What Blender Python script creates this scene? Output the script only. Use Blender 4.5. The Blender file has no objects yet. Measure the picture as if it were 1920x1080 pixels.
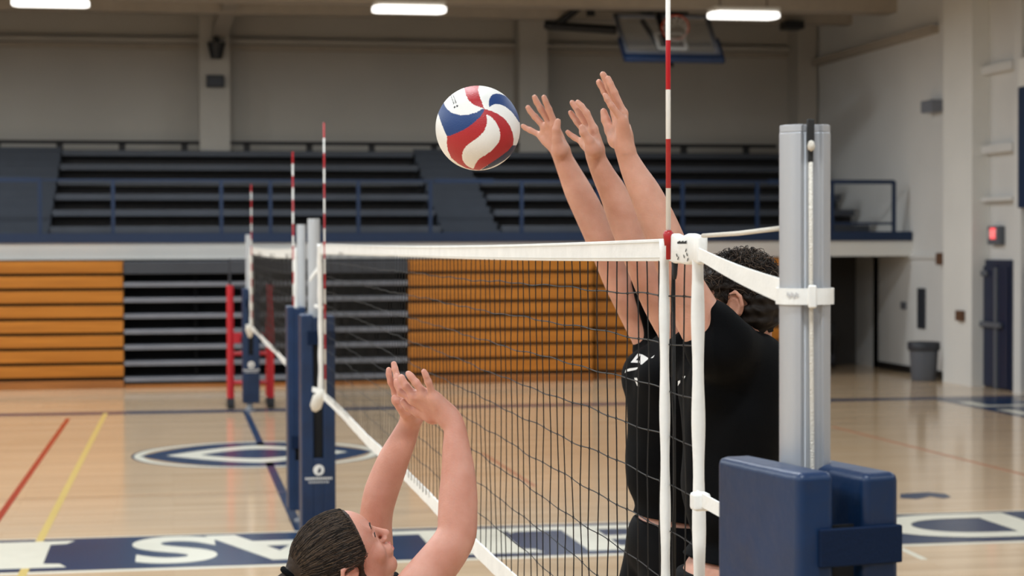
import bpy, bmesh, math, random
import numpy as np
from mathutils import Vector, Matrix
from mathutils.bvhtree import BVHTree
random.seed(7); np.random.seed(7)
SC = bpy.context.scene
COL = SC.collection

# ---------------------------------------------------------------- camera
FPX = 3620.0
CAM = np.array([0.0, 0.0, 2.22])
YAW, PITCH, ROLL = math.radians(10.0), math.radians(1.266), 0.0033
F0 = np.array([math.sin(YAW)*math.cos(PITCH), math.cos(YAW)*math.cos(PITCH), -math.sin(PITCH)])
R0 = np.array([math.cos(YAW), -math.sin(YAW), 0.0])
U0 = np.cross(R0, F0)
CR = R0*math.cos(ROLL) - U0*math.sin(ROLL)
CU = U0*math.cos(ROLL) + R0*math.sin(ROLL)
CF = F0
cd = bpy.data.cameras.new('camera'); cam = bpy.data.objects.new('camera', cd); COL.objects.link(cam)
cd.sensor_width = 36; cd.lens = FPX/1920*36; cd.clip_end = 200; cd.clip_start = 0.05
cd.dof.use_dof = True; cd.dof.focus_distance = 4.5; cd.dof.aperture_fstop = 5.6
M = Matrix(((CR[0], CU[0], -CF[0], CAM[0]), (CR[1], CU[1], -CF[1], CAM[1]), (CR[2], CU[2], -CF[2], CAM[2]), (0, 0, 0, 1)))
cam.matrix_world = M
SC.camera = cam
vs = SC.view_settings
vs.view_transform = 'Standard'; vs.look = 'None'; vs.gamma = 1; vs.use_curve_mapping = False; vs.exposure = 0.1
SC.cycles.use_denoising = True
SC.cycles.max_bounces = 6; SC.cycles.diffuse_bounces = 4
SC.cycles.sample_clamp_indirect = 6.0
W = bpy.data.worlds.new('world'); SC.world = W; W.use_nodes = True
W.node_tree.nodes['Background'].inputs[0].default_value = (0.78, 0.86, 1.0, 1)
W.node_tree.nodes['Background'].inputs[1].default_value = 0.07

def ray(px, py):
    return CF + CR*(px-960)/FPX + CU*(540-py)/FPX
def P(px, py, Z): return CAM + ray(px, py)*Z
def onY(px, py, y): d = ray(px, py); return CAM + d*((y-CAM[1])/d[1])
def onX(px, py, x): d = ray(px, py); return CAM + d*((x-CAM[0])/d[0])
def onF(px, py, z=0.0): d = ray(px, py); return CAM + d*((z-CAM[2])/d[2])
def V(*a): return np.array(a, float)
def unit(v): v = np.asarray(v, float); return v/np.linalg.norm(v)

# ---------------------------------------------------------------- lights (under each ceiling fixture)
LIGHT_Z = 6.05
XR = 12.5                       # right wall
def lamp(x, y, z, sx, sy, e):
    l = bpy.data.lights.new('fixture_light', 'AREA'); l.shape = 'RECTANGLE'; l.size = sx; l.size_y = sy
    l.energy = e; l.color = (0.88, 0.95, 1.0)
    o = bpy.data.objects.new('fixture_light', l); COL.objects.link(o); o.location = (x, y, z)
FIX = []
for ry, e in ((-4.5, 150), (1.5, 160), (7.5, 165), (13.5, 150), (19.5, 135), (25.5, 120), (30.6, 115)):
    for fx in (-11.0, -5.25, 0.5, 6.25):
        if ry < -5: continue
        FIX.append((fx, ry))
        lamp(fx, ry, LIGHT_Z-0.08, 1.1, 0.5, e*{-11.0: 1.0, -5.25: 1.6, 0.5: 1.0, 6.25: 1.15 if ry > 20 else .8}[fx])

# ---------------------------------------------------------------- materials
def s2l(c):
    c = c/255.0
    return c/12.92 if c <= 0.04045 else ((c+0.055)/1.055)**2.4
def rgb(r, g, b): return (s2l(r), s2l(g), s2l(b), 1)
MATS = {}
def mat(name, col, rough=0.6, metal=0.0, var=0.0, vscale=5.0, bump=0.0, bscale=60.0, spec=0.5, emit=0.0, stretch=None, coat=0.0):
    if name in MATS: return MATS[name]
    m = bpy.data.materials.new(name); m.use_nodes = True; nt = m.node_tree; b = nt.nodes['Principled BSDF']
    c = rgb(*col)
    b.inputs['Base Color'].default_value = c; b.inputs['Roughness'].default_value = rough
    b.inputs['Metallic'].default_value = metal; b.inputs['Specular IOR Level'].default_value = spec
    b.inputs['Coat Weight'].default_value = coat
    tc = nt.nodes.new('ShaderNodeTexCoord'); mp = nt.nodes.new('ShaderNodeMapping')
    nt.links.new(tc.outputs['Object'], mp.inputs[0])
    if stretch: mp.inputs['Scale'].default_value = stretch
    if var > 0:
        n = nt.nodes.new('ShaderNodeTexNoise'); n.inputs['Scale'].default_value = vscale; n.inputs['Detail'].default_value = 5
        nt.links.new(mp.outputs[0], n.inputs['Vector'])
        r = nt.nodes.new('ShaderNodeMapRange'); r.inputs[1].default_value = 0.3; r.inputs[2].default_value = 0.7
        r.inputs[3].default_value = 1-var; r.inputs[4].default_value = 1+var
        nt.links.new(n.outputs['Fac'], r.inputs[0])
        mx = nt.nodes.new('ShaderNodeMix'); mx.data_type = 'RGBA'; mx.blend_type = 'MULTIPLY'; mx.inputs[0].default_value = 1
        mx.inputs[6].default_value = c; nt.links.new(r.outputs[0], mx.inputs[7]); nt.links.new(mx.outputs[2], b.inputs['Base Color'])
    if bump > 0:
        n = nt.nodes.new('ShaderNodeTexNoise'); n.inputs['Scale'].default_value = bscale; n.inputs['Detail'].default_value = 4
        nt.links.new(mp.outputs[0], n.inputs['Vector'])
        bp = nt.nodes.new('ShaderNodeBump'); bp.inputs['Strength'].default_value = bump; bp.inputs['Distance'].default_value = 0.01
        nt.links.new(n.outputs['Fac'], bp.inputs['Height']); nt.links.new(bp.outputs[0], b.inputs['Normal'])
    if emit > 0:
        b.inputs['Emission Color'].default_value = c; b.inputs['Emission Strength'].default_value = emit
    MATS[name] = m
    return m
M_wall = mat('painted_wall', (176, 170, 160), 0.8, var=0.06, vscale=0.5)
M_rwall = mat('painted_side_wall', (212, 211, 208), 0.75, var=0.05, vscale=0.6)
M_white = mat('white_fascia_paint', (226, 225, 220), 0.6, var=0.03, vscale=1)
M_ceil = mat('ceiling_deck', (120, 112, 100), 0.9, var=0.1)
M_beam = mat('beam_paint', (170, 160, 146), 0.8, var=0.05)
M_navy = mat('navy_paint', (4, 36, 70), 0.5, var=0.05)
M_navyd = mat('dark_navy_door', (18, 30, 58), 0.5, var=0.05)
M_black = mat('black_metal', (18, 18, 20), 0.5)
M_void = mat('dark_recess', (14, 15, 18), 0.9)  # near-black colour carries the shade inside bleacher gaps and pad slots
M_seat = mat('grey_bench', (58, 62, 70), 0.55, var=0.12, vscale=2)
M_riser = mat('dark_riser', (42, 40, 40), 0.8, var=0.1)
M_aisle = mat('aisle_step', (44, 50, 60), 0.6, var=0.08)
M_edge = mat('grey_tier_edge', (120, 124, 134), 0.4, var=0.1, vscale=3)
M_alu = mat('brushed_aluminium', (190, 193, 198), 0.42, 0.55, var=0.05, vscale=8, stretch=(1, 1, .05))
M_alub = mat('painted_grey_post', (186, 190, 194), 0.5, 0.1)
M_vinyl = mat('navy_vinyl', (8, 40, 76), 0.42, var=0.18, vscale=6, bump=0.9, bscale=7)
M_vinyl2 = mat('navy_velcro', (5, 26, 54), 0.8, spec=.2, bump=0.2, bscale=200)
M_tape = mat('white_net_tape', (236, 236, 232), 0.75, var=0.05, vscale=12, bump=0.12, bscale=70)
M_rope = mat('off_white_rope', (222, 216, 204), 0.8, bump=0.6, bscale=300)
M_cord = mat('black_net_cord', (16, 13, 11), 0.7)
M_red = mat('red_plastic', (170, 22, 30), 0.45)
M_redp = mat('red_painted_tube', (196, 34, 46), 0.4)
M_print = mat('black_print', (25, 25, 25), 0.7)
M_logo = mat('white_print', (235, 235, 232), 0.7)
M_grey = mat('grey_plastic', (88, 92, 100), 0.55)
M_dgrey = mat('dark_grey_plastic', (44, 47, 54), 0.55)
M_lite = mat('lamp_diffuser', (255, 252, 246), 0.5, emit=2.2)
M_exit = mat('exit_red_light', (255, 90, 95), 0.5, emit=0.85)
M_brown = mat('brown_box', (96, 66, 46), 0.6)
M_tan = mat('tan_leather', (190, 160, 120), 0.6)
M_shirt = mat('black_cotton', (6, 7, 9), 0.9, bump=0.15, bscale=400, spec=0.12)
M_shorts = mat('black_shorts', (7, 7, 9), 0.85, spec=0.15)
M_shoe = mat('white_shoe', (210, 210, 208), 0.6)

def wood_mat(name, c1, c2, rough, scale, coat=0.0):
    m = bpy.data.materials.new(name); m.use_nodes = True; nt = m.node_tree; b = nt.nodes['Principled BSDF']
    tc = nt.nodes.new('ShaderNodeTexCoord'); mp = nt.nodes.new('ShaderNodeMapping'); mp.inputs['Scale'].default_value = scale
    nt.links.new(tc.outputs['Object'], mp.inputs[0])
    n = nt.nodes.new('ShaderNodeTexNoise'); n.inputs['Scale'].default_value = 2; n.inputs['Detail'].default_value = 6
    nt.links.new(mp.outputs[0], n.inputs['Vector'])
    cr = nt.nodes.new('ShaderNodeValToRGB'); cr.color_ramp.elements[0].position = 0.3; cr.color_ramp.elements[1].position = 0.7
    cr.color_ramp.elements[0].color = rgb(*c1); cr.color_ramp.elements[1].color = rgb(*c2)
    nt.links.new(n.outputs['Fac'], cr.inputs[0]); nt.links.new(cr.outputs[0], b.inputs['Base Color'])
    b.inputs['Roughness'].default_value = rough; b.inputs['Coat Weight'].default_value = coat
    return m
M_wood = wood_mat('varnished_orange_wood', (176, 110, 32), (200, 130, 46), 0.4, (0.4, 4, 6))
M_woodd = wood_mat('brown_base_wood', (140, 84, 30), (168, 106, 44), 0.4, (0.4, 4, 6))

def floor_mat():
    m = bpy.data.materials.new('maple_court_floor'); m.use_nodes = True; nt = m.node_tree; b = nt.nodes['Principled BSDF']
    tc = nt.nodes.new('ShaderNodeTexCoord')
    br = nt.nodes.new('ShaderNodeTexBrick'); br.offset = 0.37; br.offset_frequency = 2
    br.inputs['Scale'].default_value = 1.0; br.inputs['Brick Width'].default_value = 1.3; br.inputs['Row Height'].default_value = 0.057
    br.inputs['Mortar Size'].default_value = 0.0012; br.inputs['Mortar Smooth'].default_value = 0.4; br.inputs['Bias'].default_value = 0.0
    br.inputs['Color1'].default_value = rgb(224, 196, 162); br.inputs['Color2'].default_value = rgb(214, 183, 146)
    br.inputs['Mortar'].default_value = rgb(176, 142, 108)
    nt.links.new(tc.outputs['Object'], br.inputs['Vector'])
    n = nt.nodes.new('ShaderNodeTexNoise'); n.inputs['Scale'].default_value = 1.2; n.inputs['Detail'].default_value = 4
    mp = nt.nodes.new('ShaderNodeMapping'); mp.inputs['Scale'].default_value = (0.35, 3, 1); nt.links.new(tc.outputs['Object'], mp.inputs[0])
    nt.links.new(mp.outputs[0], n.inputs['Vector'])
    r = nt.nodes.new('ShaderNodeMapRange'); r.inputs[1].default_value = 0.3; r.inputs[2].default_value = 0.7; r.inputs[3].default_value = 0.9; r.inputs[4].default_value = 1.08
    nt.links.new(n.outputs['Fac'], r.inputs[0])
    mx = nt.nodes.new('ShaderNodeMix'); mx.data_type = 'RGBA'; mx.blend_type = 'MULTIPLY'; mx.inputs[0].default_value = 1
    nt.links.new(br.outputs['Color'], mx.inputs[6]); nt.links.new(r.outputs[0], mx.inputs[7]); nt.links.new(mx.outputs[2], b.inputs['Base Color'])
    b.inputs['Roughness'].default_value = 0.11; b.inputs['Specular IOR Level'].default_value = 0.5
    n2 = nt.nodes.new('ShaderNodeTexNoise'); n2.inputs['Scale'].default_value = 9; n2.inputs['Detail'].default_value = 2
    mp2 = nt.nodes.new('ShaderNodeMapping'); mp2.inputs['Scale'].default_value = (0.3, 2, 1); nt.links.new(tc.outputs['Object'], mp2.inputs[0])
    nt.links.new(mp2.outputs[0], n2.inputs['Vector'])
    bp = nt.nodes.new('ShaderNodeBump'); bp.inputs['Strength'].default_value = 0.05; bp.inputs['Distance'].default_value = 0.01
    nt.links.new(n2.outputs['Fac'], bp.inputs['Height']); nt.links.new(bp.outputs[0], b.inputs['Normal'])
    return m
M_floor = floor_mat()
M_fnavy = mat('navy_floor_paint', (3, 46, 84), 0.22, var=0.08, vscale=2)
M_fcream = mat('cream_floor_paint', (236, 232, 214), 0.22, var=0.03)
M_fred = mat('red_floor_paint', (170, 52, 34), 0.25)
M_fyel = mat('yellow_floor_paint', (218, 192, 116), 0.25)
M_ffade = mat('faded_red_floor_paint', (186, 128, 96), 0.25)

def skin_mat(name, col, col2):
    m = bpy.data.materials.new(name); m.use_nodes = True; nt = m.node_tree; b = nt.nodes['Principled BSDF']
    tc = nt.nodes.new('ShaderNodeTexCoord')
    n = nt.nodes.new('ShaderNodeTexNoise'); n.inputs['Scale'].default_value = 14; n.inputs['Detail'].default_value = 6
    nt.links.new(tc.outputs['Object'], n.inputs['Vector'])
    cr = nt.nodes.new('ShaderNodeValToRGB'); cr.color_ramp.elements[0].position = 0.32; cr.color_ramp.elements[1].position = 0.68
    cr.color_ramp.elements[0].color = rgb(*col); cr.color_ramp.elements[1].color = rgb(*col2)
    nt.links.new(n.outputs['Fac'], cr.inputs[0]); nt.links.new(cr.outputs[0], b.inputs['Base Color'])
    b.inputs['Roughness'].default_value = 0.5; b.inputs['Specular IOR Level'].default_value = 0.4
    b.inputs['Subsurface Weight'].default_value = 0.25; b.inputs['Subsurface Radius'].default_value = (1, 0.35, 0.2); b.inputs['Subsurface Scale'].default_value = 0.008
    n2 = nt.nodes.new('ShaderNodeTexNoise'); n2.inputs['Scale'].default_value = 220; n2.inputs['Detail'].default_value = 3
    nt.links.new(tc.outputs['Object'], n2.inputs['Vector'])
    bp = nt.nodes.new('ShaderNodeBump'); bp.inputs['Strength'].default_value = 0.18; bp.inputs['Distance'].default_value = 0.004
    nt.links.new(n2.outputs['Fac'], bp.inputs['Height']); nt.links.new(bp.outputs[0], b.inputs['Normal'])
    return m
M_skin = skin_mat('fair_skin', (194, 138, 114), (212, 160, 138))
M_skin2 = skin_mat('pinkish_skin', (196, 136, 116), (212, 158, 140))
M_hair = mat('dark_brown_hair', (32, 25, 20), 0.65, var=0.3, vscale=40, spec=0.25)
M_hairb = mat('brown_hair', (50, 38, 29), 0.6, var=0.35, vscale=60, spec=0.3)
M_lip = mat('lip_pink', (196, 116, 108), 0.45)

# ---------------------------------------------------------------- object helpers
def link(o, parent=None):
    COL.objects.link(o)
    if parent is not None: o.parent = parent
    return o
def tag(o, label=None, cat=None, group=None, kind=None):
    if label: o['label'] = label
    if cat: o['category'] = cat
    if group: o['group'] = group
    if kind: o['kind'] = kind
    return o
def empty(name, loc, label, cat, group=None):
    o = bpy.data.objects.new(name, None); o.empty_display_size = 0.1; COL.objects.link(o); o.location = loc
    return tag(o, label, cat, group)
class MB:
    def __init__(s): s.v = []; s.f = []
    def add(s, vs, fs):
        n = len(s.v); s.v += [tuple(map(float, p)) for p in vs]; s.f += [tuple(i+n for i in f) for f in fs]; return s
    def box(s, x0, x1, y0, y1, z0, z1):
        return s.hexa([(x0, y0, z0), (x1, y0, z0), (x1, y1, z0), (x0, y1, z0), (x0, y0, z1), (x1, y0, z1), (x1, y1, z1), (x0, y1, z1)])
    def hexa(s, p):
        return s.add(p, [(0, 3, 2, 1), (4, 5, 6, 7), (0, 1, 5, 4), (1, 2, 6, 5), (2, 3, 7, 6), (3, 0, 4, 7)])
    def obox(s, c, ax, ay, az, hx, hy, hz):
        c = np.array(c, float); ax, ay, az = map(lambda a: np.array(a, float), (ax, ay, az))
        return s.hexa([c+ax*hx*i+ay*hy*j+az*hz*k for i, j, k in ((-1, -1, -1), (1, -1, -1), (1, 1, -1), (-1, 1, -1), (-1, -1, 1), (1, -1, 1), (1, 1, 1), (-1, 1, 1))])
    def tube(s, pts, r, n=8, cap=True):
        pts = [np.array(p, float) for p in pts]; m = len(pts)
        rs = [r]*m if np.isscalar(r) else r
        base = len(s.v); t0 = unit(pts[1]-pts[0])
        a = np.cross(t0, (0, 0, 1) if abs(t0[2]) < .9 else (1, 0, 0)); a = unit(a)
        vs = []
        for i in range(m):
            t = pts[min(i+1, m-1)]-pts[max(i-1, 0)]; t = t/max(np.linalg.norm(t), 1e-9)
            a = a - t*np.dot(a, t); a = unit(a); b = np.cross(t, a)
            for k in range(n):
                th = 2*math.pi*k/n; vs.append(pts[i]+rs[i]*(a*math.cos(th)+b*math.sin(th)))
        fs = []
        for i in range(m-1):
            for k in range(n):
                k2 = (k+1) % n; fs.append((i*n+k, i*n+k2, (i+1)*n+k2, (i+1)*n+k))
        if cap: fs.append(tuple(range(n-1, -1, -1))); fs.append(tuple((m-1)*n+k for k in range(n)))
        return s.add(vs, fs)
    def lathe(s, c, prof, n=32):
        vs = [(c[0]+r*math.cos(2*math.pi*k/n), c[1]+r*math.sin(2*math.pi*k/n), c[2]+z) for r, z in prof for k in range(n)]
        fs = [(i*n+k, i*n+(k+1) % n, (i+1)*n+(k+1) % n, (i+1)*n+k) for i in range(len(prof)-1) for k in range(n)]
        fs.append(tuple(range(n-1, -1, -1))); fs.append(tuple((len(prof)-1)*n+k for k in range(n)))
        return s.add(vs, fs)
    def poly(s, pts): return s.add(pts, [tuple(range(len(pts)))])
    def prism(s, pts, d):
        n = len(pts); d = np.array(d, float); a = [np.array(p, float) for p in pts]
        return s.add(a+[p+d for p in a], [tuple(range(n-1, -1, -1)), tuple(range(n, 2*n))]+[(i, (i+1) % n, n+(i+1) % n, n+i) for i in range(n)])
    def build(s, name, m, parent=None, bevel=0.0, smooth=False, seg=2):
        me = bpy.data.meshes.new(name); me.from_pydata(s.v, [], s.f); me.update()
        bm = bmesh.new(); bm.from_mesh(me); bmesh.ops.recalc_face_normals(bm, faces=bm.faces); bm.to_mesh(me); bm.free()
        o = bpy.data.objects.new(name, me); me.materials.append(m)
        if smooth: me.polygons.foreach_set('use_smooth', [True]*len(me.polygons))
        link(o)
        if parent is not None:
            o.parent = parent
            o.matrix_parent_inverse = Matrix.Translation(parent.location).inverted()
        if bevel > 0:
            b = o.modifiers.new('bevel', 'BEVEL'); b.width = bevel; b.segments = seg; b.limit_method = 'ANGLE'
            if smooth is False:
                me.polygons.foreach_set('use_smooth', [True]*len(me.polygons)); b.harden_normals = True
        return o

# ---------------------------------------------------------------- the setting
YF = 31.4     # balcony front
YB = 36.9     # rear wall
BZ = 2.22
def struct(mb, name, m, **k): o = mb.build(name, m, **k); o['kind'] = 'structure'; return o
floor = struct(MB().box(-14.2, XR+.2, -5, 40, -0.2, 0), 'floor', M_floor)
FM = lambda n, mb, m: mb.build(n, m, floor)
# court markings (thin paint layers on the floor)
def fpoly(mb, pts, z):
    mb.prism([(p[0], p[1], 0.0003) for p in pts], (0, 0, z)); return mb
XL = -14.0
FM('sideline', fpoly(MB(), [(XL, 26.05), (XR-.1, 26.05), (XR-.1, 26.45), (XL, 26.45)], .001), M_fnavy)
bandn, bandf = 13.52, 15.0
FM('lettered_band', fpoly(MB(), [(XL, bandn), (XR, bandn), (XR, bandf), (XL, bandf)], .001), M_fnavy)
FM('band_border', fpoly(fpoly(MB(), [(XL, bandn-.1), (XR, bandn-.1), (XR, bandn-.02), (XL, bandn-.02)], .001),
   [(XL, bandf+.02), (XR, bandf+.02), (XR, bandf+.05), (XL, bandf+.05)], .001), M_fcream)
def fline(name, a, b, w, m, z=.0018):
    a = onF(*a)[:2]; b = onF(*b)[:2]; d = unit(b-a); n = V(-d[1], d[0])*w/2
    FM(name, fpoly(MB(), [a-n, b-n, b+n, a+n], z), m)
fline('court_line', (-40, 1025), (128, 785), .06, M_fred)
fline('court_line', (20, 1120), (198, 775), .06, M_fyel)
fline('court_line', (1560, 800), (1960, 900), .06, M_ffade)
fline('court_line', (905, 850), (1003, 912), .05, M_ffade)
fline('court_line', (1688, 1028), (1733, 1049), .05, M_fcream)
fline('court_line', (0, 936), (540, 922), .015, mat('floor_seam', (150, 112, 80), .3))
FM('centre_line', fpoly(MB(), [(.93, 15.05), (1.01, 15.05), (1.01, 26.05), (.93, 26.05)], .0016), M_fnavy)
FM('baseline_band', fpoly(MB(), [(10.7, 15.2), (11.9, 15.2), (11.9, 26.0), (10.7, 26.0)], .0011), M_fnavy)
for k in range(8):
    y0_ = 16.0+1.25*k; FM('court_letter', fpoly(fpoly(MB(), [(10.85, y0_), (11.75, y0_), (11.75, y0_+.2), (10.85, y0_+.2)], .0013), [(10.85, y0_+.2), (11.05, y0_+.2), (11.05, y0_+.8), (10.85, y0_+.8)], .0013), M_fcream)
mk = [onF(*q)[:2] for q in ((1688, 926), (1740, 923), (1772, 926), (1784, 932), (1770, 935), (1745, 931), (1720, 936), (1688, 934))]
FM('floor_mark', fpoly(MB(), mk, .0015), M_fnavy)
fc = onF(483, 851)[:2]
def fring(r0, r1, m, name, z, ex=1.0, ey=1.0, n=72, cx=0.0):
    mb = MB()
    for k in range(n):
        a, b = 2*math.pi*k/n, 2*math.pi*(k+1)/n
        fpoly(mb, [(fc[0]+cx+r*math.cos(t)*ex, fc[1]+r*math.sin(t)*ey) for r, t in ((r0, a), (r1, a), (r1, b), (r0, b))], z)
    FM(name, mb, m)
fring(1.30, 1.325, M_fnavy, 'emblem_ring', .0011)
fring(1.20, 1.30, M_fcream, 'emblem_ring', .0011)
def lens(a, b, p, z, n=48):
    up = [(fc[0]+a*(2*k/n-1), fc[1]+b*(1-abs(2*k/n-1)**p)) for k in range(n+1)]
    dn = [(x, 2*fc[1]-y) for x, y in up[1:-1]][::-1]
    return fpoly(MB(), up+dn, z)
FM('emblem_disc', lens(1.24, 1.20, 2.3, .0016), M_fnavy)
FM('emblem_eye', lens(.96, .86, 1.45, .0024), M_fcream)
FM('emblem_pupil', lens(.60, .46, 1.7, .0032), M_fnavy)

def text_mesh(ch, name, m, parent, origin, ax, ay, size, off=0.0, thick=0.001, sx=1.0, shear=0.0):
    cu = bpy.data.curves.new('glyph', 'FONT'); cu.body = ch; cu.size = 1.0; cu.align_x = 'CENTER'; cu.offset = off; cu.shear = shear
    t = bpy.data.objects.new('glyph', cu); COL.objects.link(t)
    dg = bpy.context.evaluated_depsgraph_get(); dg.update()
    me = bpy.data.meshes.new_from_object(t.evaluated_get(dg)); COL.objects.unlink(t); bpy.data.objects.remove(t)
    co = [v.co.copy() for v in me.vertices]
    if not co: return None
    o3 = np.array(origin, float); ax = np.array(ax, float); ay = np.array(ay, float); nz = np.cross(ax, ay)
    mb = MB(); n = len(co)
    vs = [o3+ax*c.x*size*sx+ay*c.y*size for c in co]
    bm = bmesh.new(); bm.from_mesh(me); bmesh.ops.triangulate(bm, faces=bm.faces); bm.verts.ensure_lookup_table()
    vs = [o3+ax*v.co.x*size*sx+ay*v.co.y*size+nz*thick for v in bm.verts]; fs = [tuple(v.index for v in f.verts) for f in bm.faces]
    bm.free(); mb.add(vs, fs)
    return mb.build(name, m, parent)
# letters read from the far side of the band
GL = {'I': [(-.30, 0), (.30, 0), (.26, .12), (.17, .14), (.17, .86), (.26, .88), (.30, 1), (-.30, 1), (-.26, .88), (-.17, .86), (-.17, .14), (-.26, .12)],
      'L': [(-.36, 0), (.40, 0), (.40, .24), (.34, .17), (-.06, .15), (-.06, 1), (-.36, 1)],
      'E': [(-.36, 0), (.40, 0), (.40, .24), (.34, .16), (-.06, .16), (-.06, .43), (.28, .43), (.28, .58), (-.06, .58), (-.06, .84), (.34, .84), (.40, .78), (.40, 1), (-.36, 1)],
      'H': [(-.40, 0), (-.12, 0), (-.12, .42), (.12, .42), (.12, 0), (.40, 0), (.40, 1), (.12, 1), (.12, .58), (-.12, .58), (-.12, 1), (-.40, 1)]}
for li, (ch, px, wpx) in enumerate((('H', -88, 1.3), ('I', 38, 1.55), ('S', 328, 1.12), ('A', 520, 1.12), ('L', 790, 1.1), ('I', 915, 1.2), ('L', 1062, 1.1), ('E', 1215, 1.15), ('A', 1640, 1.2), ('D', 1872, 1.55))):
    c = onF(px, 1012 if px > 900 else 1024)
    if ch in GL:
        mb = MB(); mb.prism([(c[0]-x*.98*wpx*.85, bandf-.12-y*1.22, .0015+.00015*li) for x, y in GL[ch]], (0, 0, .0012)); mb.build('court_letter', M_fcream, floor)
    else:
        text_mesh(ch, 'court_letter', M_fcream, floor, (c[0], bandf-.12, .0014+.00015*li), (-1, 0, 0), (0, -1, 0), 1.66, off=.03, thick=.0012, sx=.74*wpx)

# walls
def wallbox(name, *b, m=None, **k): return struct(MB().box(*b), name, m or M_wall, **k)
wallbox('wall_back', XL-.2, XR+.2, YB, YB+.2, 0, 7.6)
wallbox('wall_left', XL-.2, XL, -5, YB, 0, 7.6)
wallbox('wall_right', XR, XR+.2, -5, YB, 0, 7.6, m=M_rwall)
wallbox('ceiling', XL-.2, XR+.2, -5, YB+.2, 7.6, 7.8, m=M_ceil)
def zY(py, y, px=960): return onY(px, py, y)[2]
def xY(px, y, py=460): return onY(px, py, y)[0]
# pilasters on the back wall
for a, b in ((376, 433), (975, 1028), (1497, 1532)):
    wallbox('trim_1', xY(a, YB-.68), xY(b, YB-.68), YB-.68, YB, 3.9, 7.6)
# girts along the back wall
zg = zY(90, YB-.2)
wallbox('trim_2', XL, XR, YB-.22, YB, zg, zg+.09)
wallbox('trim_2', XL, XR, YB-.1, YB, zg-.10, zg-.01, m=M_beam)
zb = zY(36, 34.5)
wallbox('trim_3', XL, XR, 34.35, 34.65, zb, zb+.28, m=M_beam)
zb2 = zY(12, 32.3)
wallbox('trim_3', XL, XR, 32.1, 32.6, zb2, zb2+.5, m=M_beam)
# sloping rafter
a, b = P(405, 70, 36.2), P(438, -20, 33)
d = unit(b-a); sd = unit(np.cross(d, (0, 0, 1))); struct(MB().obox((a+b)/2, d, sd, np.cross(sd, d), 2.4, .13, .14), 'trim_4', M_beam)
# balcony front
zf0, zf1, zn1 = zY(486, YF, 300), zY(455.5, YF, 300), zY(437, YF, 300)
BALX = XR
wallbox('trim_5', XL, BALX, YF, YF+.3, zf0, zf1, m=M_white)
wallbox('trim_6', XL, BALX-.02, YF-.05, YF+.28, zf1, zn1, m=M_navy)
wallbox('ceiling_balcony', XL, BALX, YF+.3, YB, zf1-.15, zf1-.02, m=M_wall)
# under-balcony rear wall with opening on the right
yw = 33.0
xo0, xo1 = xY(1556, yw), xY(1652, yw)
wallbox('wall_passage', xo1, XR, yw, yw+.25, 0, zf1-.15, m=M_rwall)
wallbox('wall_passage', xY(1440, yw), xo0-.9, yw, yw+.25, 0, zf1-.15, m=M_rwall)
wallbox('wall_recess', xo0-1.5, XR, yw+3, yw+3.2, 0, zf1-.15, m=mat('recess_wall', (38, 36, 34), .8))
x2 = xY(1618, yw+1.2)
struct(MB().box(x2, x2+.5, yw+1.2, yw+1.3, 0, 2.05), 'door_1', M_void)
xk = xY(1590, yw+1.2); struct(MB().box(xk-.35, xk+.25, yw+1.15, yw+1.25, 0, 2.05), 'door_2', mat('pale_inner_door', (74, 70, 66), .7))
wallbox('baseboard_right', XR-.02, XR, 0, yw, 0, .12, m=M_black)
wallbox('baseboard_passage', xo1, XR, yw-.02, yw, 0, .1, m=M_black)
# right wall pilasters, girts
def yX(px, x=XR, py=600): return onX(px, py, x)[1]
for a, b, dx in ((1822, 1768, .28), (1914, 1900, .22)):
    ya, yb = yX(a, XR-dx), yX(b, XR-dx)
    wallbox('trim_7', XR-dx, XR, min(ya, yb), max(ya, yb), 0, 7.6, m=M_white if dx > .25 else M_rwall)
for pxa, pya, pxb, pyb, th in ((1808, 148, 1900, 126, .12), (1806, 293, 1900, 283, .12), (1812, 380, 1900, 374, .06)):
    A, B = onX(pxa, pya, XR-.12), onX(pxb, pyb, XR-.12)
    struct(MB().box(XR-.14, XR, min(A[1], B[1]), max(A[1], B[1]), A[2], A[2]+th), 'trim_8', M_rwall)
A = onX(1740, 64, XR-.1); struct(MB().box(XR-.16, XR, yX(1760), YB, A[2], A[2]+.12), 'trim_8', M_beam)
A = onX(1660, 473, XR); struct(MB().box(XR-.04, XR, yX(1760), yw, A[2]-.1, A[2]-.03), 'trim_8', M_rwall)

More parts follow.
